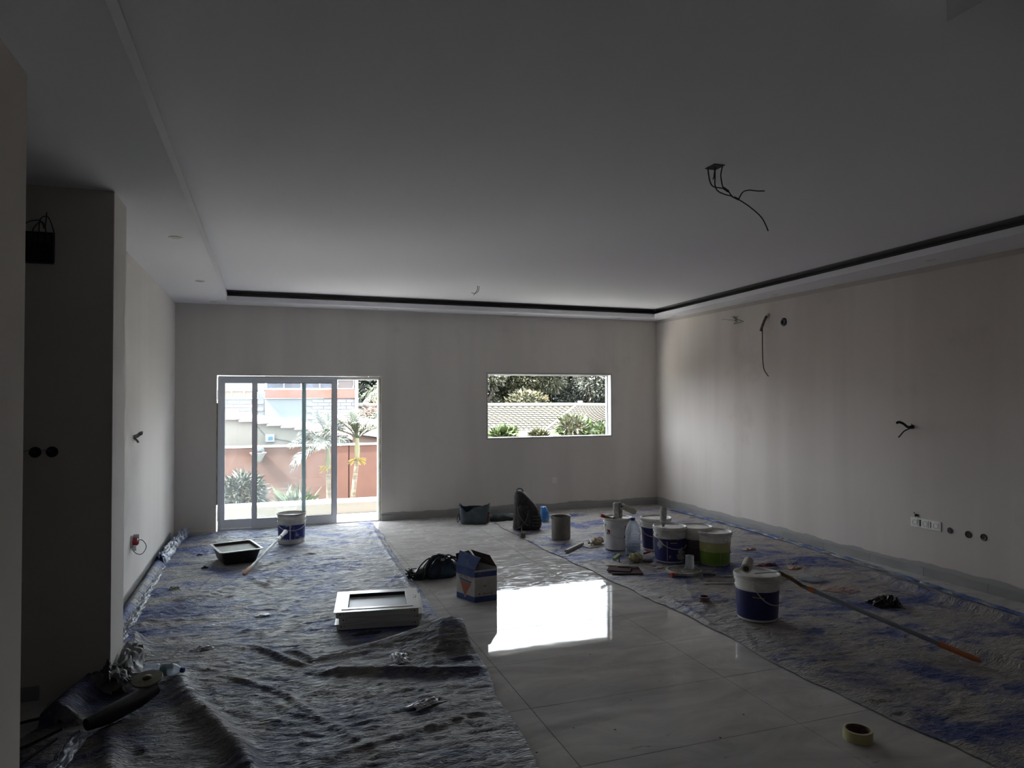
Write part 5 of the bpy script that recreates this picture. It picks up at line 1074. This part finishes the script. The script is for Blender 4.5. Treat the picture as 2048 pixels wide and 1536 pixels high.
dkp = M('blue_grey_pane', (.06, .065, .09), rough=.35, col2=(.09, .1, .14), scale=3); ppp = M('peach_pane', (.30, .22, .17), rough=.5); brp2 = M('brown_pane', (.11, .09, .085), rough=.4)
far_window(-.05, 1.20, 2.0, 2.36, dkp, 2); far_window(1.20, 2.42, 2.0, 2.36, dkp, 2); far_window(2.42, 3.03, 2.0, 2.36, brp2, 1)
far_window(-1.60, -.32, 1.67, 1.96, ppp, 3, .1)
MB().box(-1.9, -1.62, .12, .149, Zg(1.68), Zg(1.95)).build('dark_panel', dkp, gbld)
MB().box(.75, 1.95, -1.2, .0, Zg(.62), Zg(.78)).build('low_roof', M('grey_low_roof', (.09, .085, .085), rough=.9), gbld)

# house with the pale tiled hip roof seen through the window
rh_ = thing('tiled_roof_house', 'long house with a pale yellow scalloped tile roof seen through the window', 'house', (0, 0, 0))
E_ = Vector((10.95, 27, .16)); A_ = Vector((14.05, 30.5, 1.20)); Fp = E_+(Vector((14.65, 28.5, .60))-E_)*1.35; B_ = A_+(Vector((15.95, 30.3, 1.17))-A_)*1.7; E0 = Vector((2, 27, .22)); A0 = Vector((2, 30.5, 1.24))
tileY = M('pale_roof_tile', (.26, .24, .16), rough=.85, col2=(.22, .20, .135), scale=1.2, q=.27); tileP = M('peach_roof_tile', (.26, .215, .165), rough=.85, col2=(.22, .19, .14), scale=1.2, q=.27)
def tiled(P00, P10, P01, P11, nu, nv, m, name):
    # scalloped overlapping courses as real relief, joined
    mb = MB(); U = np.linspace(0, 1, nu*6+1); vs = []; fs = []
    nrm = (P10-P00).cross(P01-P00).normalized()
    if nrm.z < 0: nrm = -nrm
    for r in range(nv):
        for s_i, (v, hh) in enumerate(((r/nv, .055), ((r+1.08)/nv, .012))):
            for u in U:
                L0 = P00.lerp(P10, u); L1 = P01.lerp(P11, u); p = L0.lerp(L1, min(v, 1))
                sc_ = abs(math.sin(u*nu*PI)); sag = -(1-sc_)*.0+(.10/nv*0)
                vs.append(p+nrm*(hh+.055*sc_)+(L0-L1).normalized()*(.06*sc_ if s_i == 0 else 0))
    m_ = len(U)
    for r in range(nv):
        for k in range(m_-1): a = (2*r)*m_+k; fs.append((a, a+1, a+1+m_, a+m_))
        if r:
            for k in range(m_-1): a = (2*r-1)*m_+k; fs.append((a-m_*0, a+1, (2*r)*m_+k+1, (2*r)*m_+k))
    o = mb.add(vs, fs).build(name, m, rh_, smooth=50); o['kind'] = 'stuff'; return o
tiled(E0, E_, A0, A_, 40, 12, tileY, 'roof_tiles'); tiled(E_, Fp, A_, B_, 22, 12, tileP, 'roof_tiles')
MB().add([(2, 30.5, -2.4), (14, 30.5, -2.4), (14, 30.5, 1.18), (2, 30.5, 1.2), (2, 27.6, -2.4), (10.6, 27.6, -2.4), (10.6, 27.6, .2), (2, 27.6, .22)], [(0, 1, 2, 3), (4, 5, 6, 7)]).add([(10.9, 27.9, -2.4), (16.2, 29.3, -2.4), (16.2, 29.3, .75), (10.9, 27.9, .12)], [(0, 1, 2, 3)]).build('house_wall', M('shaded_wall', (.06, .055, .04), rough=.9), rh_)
rg = [A0.lerp(A_, k/30)+Vector((0, 0, .12)) for k in range(31)]; MB().tube(rg, .10, 8).build('ridge', M('ridge_white', (.28, .27, .25), rough=.8, q=.4), rh_, smooth=50)
rg = [A_.lerp(B_, k/30)+Vector((0, 0, .12)) for k in range(31)]; MB().tube(rg, .10, 8).build('ridge', M('ridge_white', ()), rh_, smooth=50)
rg = [E_.lerp(A_, k/20)+Vector((0, 0, .10)) for k in range(21)]; MB().tube(rg, .07, 8).build('hip_ridge', tileP, rh_, smooth=50)
MB().box(14.45, 14.66, 31.0, 31.2, .8, 1.52).build('chimney', M('ridge_grey', (.16, .15, .14), rough=.9), rh_, bevel=.03)
MB().box(2, 13.5, 24.0, 24.2, -2.4, .45).build('yard_wall', M('yard_white', (.3, .3, .3), rough=.9), rh_)

# foliage
def leafmass(mb, c, r, n, ls, seed, droop=.3, shell=.55, asp=.32):
    rr = np.random.RandomState(seed)
    d = rr.normal(size=(n, 3)); d /= np.linalg.norm(d, axis=1)[:, None]
    rad_ = (shell+(1-shell)*rr.rand(n))[:, None]; P = np.array(c)+d*rad_*np.array(r)
    out = d+rr.normal(size=(n, 3))*.6; out[:, 2] -= droop; out /= np.linalg.norm(out, axis=1)[:, None]
    sd_ = np.cross(out, rr.normal(size=(n, 3))); sd_ /= np.linalg.norm(sd_, axis=1)[:, None]
    L_ = ls*(.6+.8*rr.rand(n))[:, None]; a = P; b = P+out*L_*.5+sd_*L_*asp*.5; c2 = P+out*L_; e = P+out*L_*.5-sd_*L_*asp*.5
    b0 = len(mb.v); V = np.stack([a, b, c2, e], 1).reshape(-1, 3)
    mb.v.extend(map(tuple, V.tolist())); mb.f.extend([(b0+4*i, b0+4*i+1, b0+4*i+2, b0+4*i+3) for i in range(n)])
def leaf_m(name, c1, c2): 
    m = M(name, c1, rough=.5, col2=c2, scale=1.1, cmin=.35, cmax=.65, detail=6, q=.36); return m
L1 = leaf_m('leaf_olive', (.045, .052, .022), (.11, .11, .045)); L2 = leaf_m('leaf_deep', (.022, .034, .018), (.055, .07, .035)); L3 = leaf_m('leaf_bright', (.07, .12, .03), (.11, .16, .05)); L4 = leaf_m('leaf_grey', (.05, .065, .045), (.09, .10, .08)); L5 = M('flower_yellow', (.30, .20, .05), rough=.7, q=.4)
bark = M('bark', (.09, .07, .055), rough=.9, col2=(.05, .04, .03), scale=8)
def tree(label, x, y, z0, zt, r, m, seed, n=9000, ls=.32, group='trees behind the tiled roof'):
    t_ = thing('leafy_tree', label, 'tree', (x, y, z0), group=group)
    rr = random.Random(seed); mb = MB(); hgt = zt-z0
    for k in range(9):
        a = rr.uniform(0, 6.28); q = rr.uniform(0, .75)*r; zz = rr.uniform(.35, .85)*hgt; rad_ = r*rr.uniform(.35, .6)
        leafmass(mb, (q*math.cos(a), q*math.sin(a)*.7, min(zz, hgt-rad_*.8)), (rad_, rad_, rad_*.8), n//9, ls, seed*10+k)
    mb.build('foliage', m, t_)
    tb_ = MB().tube([(0, 0, 0), (.05, 0, hgt*.3), (-.05, 0, hgt*.6)], .2, 10, [.22, .17, .09])
    for k in range(5): a = rr.uniform(0, 6.28); tb_.tube([(0, 0, hgt*.3), (r*.4*math.cos(a), r*.4*math.sin(a), hgt*.6), (r*.6*math.cos(a), r*.6*math.sin(a), hgt*.8)], .06, 6, [.1, .06, .03])
    tb_.build('trunk', bark, t_, smooth=60); return t_
spots = [(10.4, 35, 5.6, 2.6, L1, 'broad olive-green tree at the left end of the tiled roof'), (13.0, 36, 5.9, 2.7, L1, 'yellowish-green tree left of the window view centre'), (15.6, 38, 5.6, 2.8, L2, 'darkest green tree in the middle behind the ridge'),
         (17.6, 36, 5.5, 2.4, L4, 'greyish-green bushy tree right of the middle'), (19.8, 37.5, 6.0, 2.7, L4, 'grey-green tree beside the drooping palm'), (22.6, 38, 6.0, 2.7, L2, 'dark tree at the right end behind the roof'), (8.0, 36, 5.4, 2.6, L2, 'dark tree left beyond the window edge')]
for k, (x, y, zt, r, m, lb) in enumerate(spots): tree(lb, x, y, GZ, zt, r, m, 3+k, n=20000, ls=.2)
hg = thing('backdrop_hedge', 'dense dark hedge bank filling the gaps behind the trees', 'hedge', (15, 41, GZ))
mb = MB()
for k in range(12): leafmass(mb, (-10+2*k, 0, 3.0), (1.9, 1.2, 3.6), 2600, .42, 200+k, asp=.5)
mb.build('foliage', L2, hg); MB().tube([(-9, 0, 0), (-9, 0, 2)], .15, 8).build('trunk', bark, hg)
yb = thing('flowering_bush', 'bush with yellow-orange blossom right behind the roof ridge', 'bush', (12.2, 32.3, GZ), group='bushes seen through the window')
mb = MB(); leafmass(mb, (0, 0, 3.2), (1.3, .8, 1.3), 2600, .22, 77); mb.build('foliage', L1, yb)
mb = MB(); leafmass(mb, (0, -.2, 3.4), (1.25, .8, 1.1), 420, .12, 78, shell=.85); mb.build('blossom', L5, yb); MB().tube([(0, 0, 0), (0, 0, 3)], .06, 8).build('stem', bark, yb)
# shrubs just below the window view
for (x, y, zt, r, m, lb, sd__) in [(6.45, 19, .74, .36, L3, 'feathery green bush at the lower left of the window', 1), (6.75, 17, .74, .2, L1, 'brown-tipped bush left of the bright fern', 2), (8.25, 18, 1.06, .45, L3, 'bright green fern bush at the lower right of the window', 3), (9.45, 18.5, .90, .5, L3, 'leafy bush under the dark eave at the window right edge', 4), (7.75, 17.0, 1.14, .34, L1, 'sparse twiggy bush with reddish tips above the fern', 5)]:
    t_ = thing('garden_bush', lb, 'bush', (x, y, GZ), group='bushes seen through the window')
    mb = MB(); leafmass(mb, (0, 0, zt-GZ-r*.7), (r, r*.7, r*.7), 900 if sd__ != 5 else 260, .24 if sd__ in (1, 3) else .17, 300+sd__, droop=-.3, shell=.3); mb.build('foliage', m, t_)
    s2 = MB(); rr = random.Random(sd__)
    for k in range(6): s2.tube([(0, 0, 0), (rr.uniform(-.2, .2), 0, (zt-GZ)*.6), (rr.uniform(-r, r)*.7, 0, zt-GZ-.15)], .015, 5)
    s2.build('stem', bark, t_)
# palms
def frond(L_, a, el, m_parent, z, mleaf, droop=.9, wd=.30, nl=38, name='frond', seed=0):
    rr = random.Random(seed); pts = []
    for k in range(10):
        t = k/9; r_ = L_*(math.cos(el)*t); zz = z+L_*math.sin(el)*t-droop*L_*.5*t*t; pts.append(Vector((r_*math.cos(a), r_*math.sin(a), zz)))
    mb = MB().tube(pts, .008, 5, [.014-.0012*k for k in range(10)])
    side = Vector((-math.sin(a), math.cos(a), 0))
    for i in range(nl):
        t = .12+.88*i/nl; j = min(8, int(t*9)); p = pts[j].lerp(pts[j+1], t*9-j); tan = (pts[j+1]-pts[j]).normalized()
        lw = wd*math.sin(PI*min(1, t*.8+.15))
        for s__ in (-1, 1):
            d_ = (side*s__*.7+tan*.7+Vector((0, 0, rr.uniform(-.1, .6)-.5*t))).normalized(); tip = p+d_*lw*rr.uniform(.8, 1.15)-Vector((0, 0, lw*.25)); w2 = tan*.0095
            mb.add([p-w2, p+d_*lw*.5-w2*.9+Vector((0, 0, .008)), tip, p+d_*lw*.5+w2*.9, p+w2], [(0, 1, 2, 3, 4)])
    mb.build(name, mleaf, m_parent)
palm_leaf = leaf_m('palm_leaf', (.075, .10, .055), (.11, .14, .075)); palm_leaf2 = leaf_m('palm_leaf_grey', (.06, .085, .07), (.10, .12, .10))
ringm = M('palm_trunk', (.33, .27, .20), rough=.8, col2=(.20, .16, .11), scale=14, stretch=(.2, .2, 1.6)); crownm = M('crownshaft', (.20, .22, .10), rough=.5, col2=(.27, .25, .13), scale=6)
def palm(label, x, y, zb, trunk, ztop, fr, leafm, seed, lean=.0):
    t_ = thing('palm_tree', label, 'palm', (x, y, zb), group=None)
    hh = ztop-zb
    MB().tube([(-lean, 0, 0), (-lean*.6, 0, hh*.45), (0, 0, hh*.88)], .05, 12, [.065, .05, .042]).build('trunk', ringm, t_, smooth=60)
    MB().tube([(0, 0, hh*.88), (.0, 0, hh*.94), (0, 0, hh)], .05, 12, [.045, .052, .03]).build('crownshaft', crownm, t_, smooth=60)
    fs_ = MB(); rr = random.Random(seed)
    for k in range(26):
        a = rr.uniform(0, 6.28); p = Vector((0, 0, hh*.87)); q = p+Vector((math.cos(a)*.17, math.sin(a)*.12, rr.uniform(-.10, .05))); fs_.tube([p, (p+q)/2+Vector((0, 0, .03)), q], .007, 4)
    fs_.build('flower_stalks', M('yellow_stalk', (.42, .30, .06), rough=.7), t_)
    for k, (L_, a, el, dr_) in enumerate(fr): frond(L_, a, el, t_, hh, leafm, dr_, seed=seed+k)
    return t_
palm('short palm with a ringed trunk and yellow flower stalks outside the open doorway', 1.63, 13.5, GZ, 0, .90, [(.95, .25, 1.05, .7), (.9, .1, .62, .7), (.95, 2.9, .95, .9), (.9, 3.05, .6, .9), (.8, 1.6, 1.2, .5), (.8, 4.6, 1.0, .9), (.7, 5.6, .9, .9), (.8, 3.8, 1.1, .9), (.65, 2.2, 1.3, .4)], palm_leaf, 5, lean=.26)
palm('palm seen through the right end of the sliding glass panel', 1.10, 13.6, GZ, 0, .74, [(1.0, 2.3, 1.25, .5), (.85, 2.9, .9, .9), (.9, 3.2, .6, 1.0), (.8, 3.6, .3, 1.3), (.85, 1.5, 1.35, .4), (.8, .5, 1.2, .8), (.7, 4.4, .8, 1.4), (.75, 5.4, .9, 1.3), (.6, .0, .9, 1.2), (.7, 3.0, .1, 1.5)], palm_leaf2, 9, lean=-.06)
palm('tall palm whose frond hangs in at the top right of the doorway', 2.62, 13.0, GZ, 0, 1.95, [(1.1, 3.0, .35, 1.25), (1.1, 3.5, .2, 1.1), (1.1, 2.5, .3, 1.2), (1.0, 4.6, .5, 1.1), (1.0, 0, .5, 1.1), (1.0, 1.2, .6, 1.0), (1.0, 5.5, .5, 1.1)], palm_leaf, 15, lean=.1)
dp = thing('palm_tree', 'large drooping fan palm at the top right of the window view', 'palm', (21.2, 34.5, GZ))
MB().tube([(0, 0, 0), (.1, 0, 4), (0, 0, 7.2)], .2, 12, [.24, .2, .18]).build('trunk', bark, dp, smooth=60)
for k in range(20): frond(2.9, k*.7, .5-.07*k, dp, 7.2, M('palm_pale', (.14, .13, .09), rough=.7, col2=(.07, .085, .06), scale=1.5), 1.4, .7, 22, seed=90+k)
# dracaena bush beside the parapet and young plant
db = thing('garden_bush', 'round dark green strappy bush behind the parapet at the door left side', 'bush', (-.40, 13.2, GZ))
mb = MB(); leafmass(mb, (0, 0, 2.28), (.36, .36, .42), 2600, .17, 401, droop=.35, shell=.6, asp=.16); mb.build('foliage', leaf_m('dracaena_leaf', (.02, .035, .022), (.10, .13, .09)), db)
MB().tube([(0, 0, 0), (.0, 0, 2.3)], .05, 8).build('stem', bark, db)
ag = thing('garden_bush', 'low pale green plant peeping over the parapet behind the glass', 'bush', (.45, 12.4, GZ))
mb = MB(); leafmass(mb, (0, 0, 2.18), (.32, .25, .20), 340, .26, 402, droop=-.4, shell=.1, asp=.14); mb.build('foliage', L3, ag); MB().tube([(0, 0, 0), (0, 0, 2.1)], .04, 8).build('stem', bark, ag)
# trees at the right of the doorway view
tree('bare-twigged and leafy tree beyond the pink shed', 6.0, 30, GZ, 2.6, 2.0, L4, 31, n=4000, ls=.3, group='trees right of the apartment block')
tree('green tree filling the gap beside the apartment block corner', 4.9, 33, GZ, 2.1, 1.7, L3, 32, n=4000, ls=.3, group='trees right of the apartment block')
dry = thing('dry_bush', 'brown dry brush pile behind the palm at the right of the doorway', 'bush', (3.9, 24, GZ))
mb = MB(); leafmass(mb, (0, 0, 3.2), (1.0, .6, .8), 900, .35, 501, droop=0, asp=.08); mb.build('foliage', M('dry_twigs', (.16, .10, .08), rough=.9), dry); MB().tube([(0, 0, 0), (0, 0, 3)], .04, 8).build('stem', bark, dry)
# overhead wires in the window view
for k, (p, q, lb) in enumerate([((12.0, 33, 4.35), (16.6, 30.0, 2.2), 'thin overhead wire crossing the trees in the window view'), ((17.0, 32, 1.9), (23, 34, 1.3), 'thin overhead wire low at the right of the window view')]):
    o = MB().tube(sm([p, tuple((a+b)/2-(.05 if i == 2 else 0) for i, (a, b) in enumerate(zip(p, q))), q], 8), .02, 5).build('overhead_wire', M('wire_pale', (.2, .2, .2), rough=.6)); tag(o, lb, 'wire')
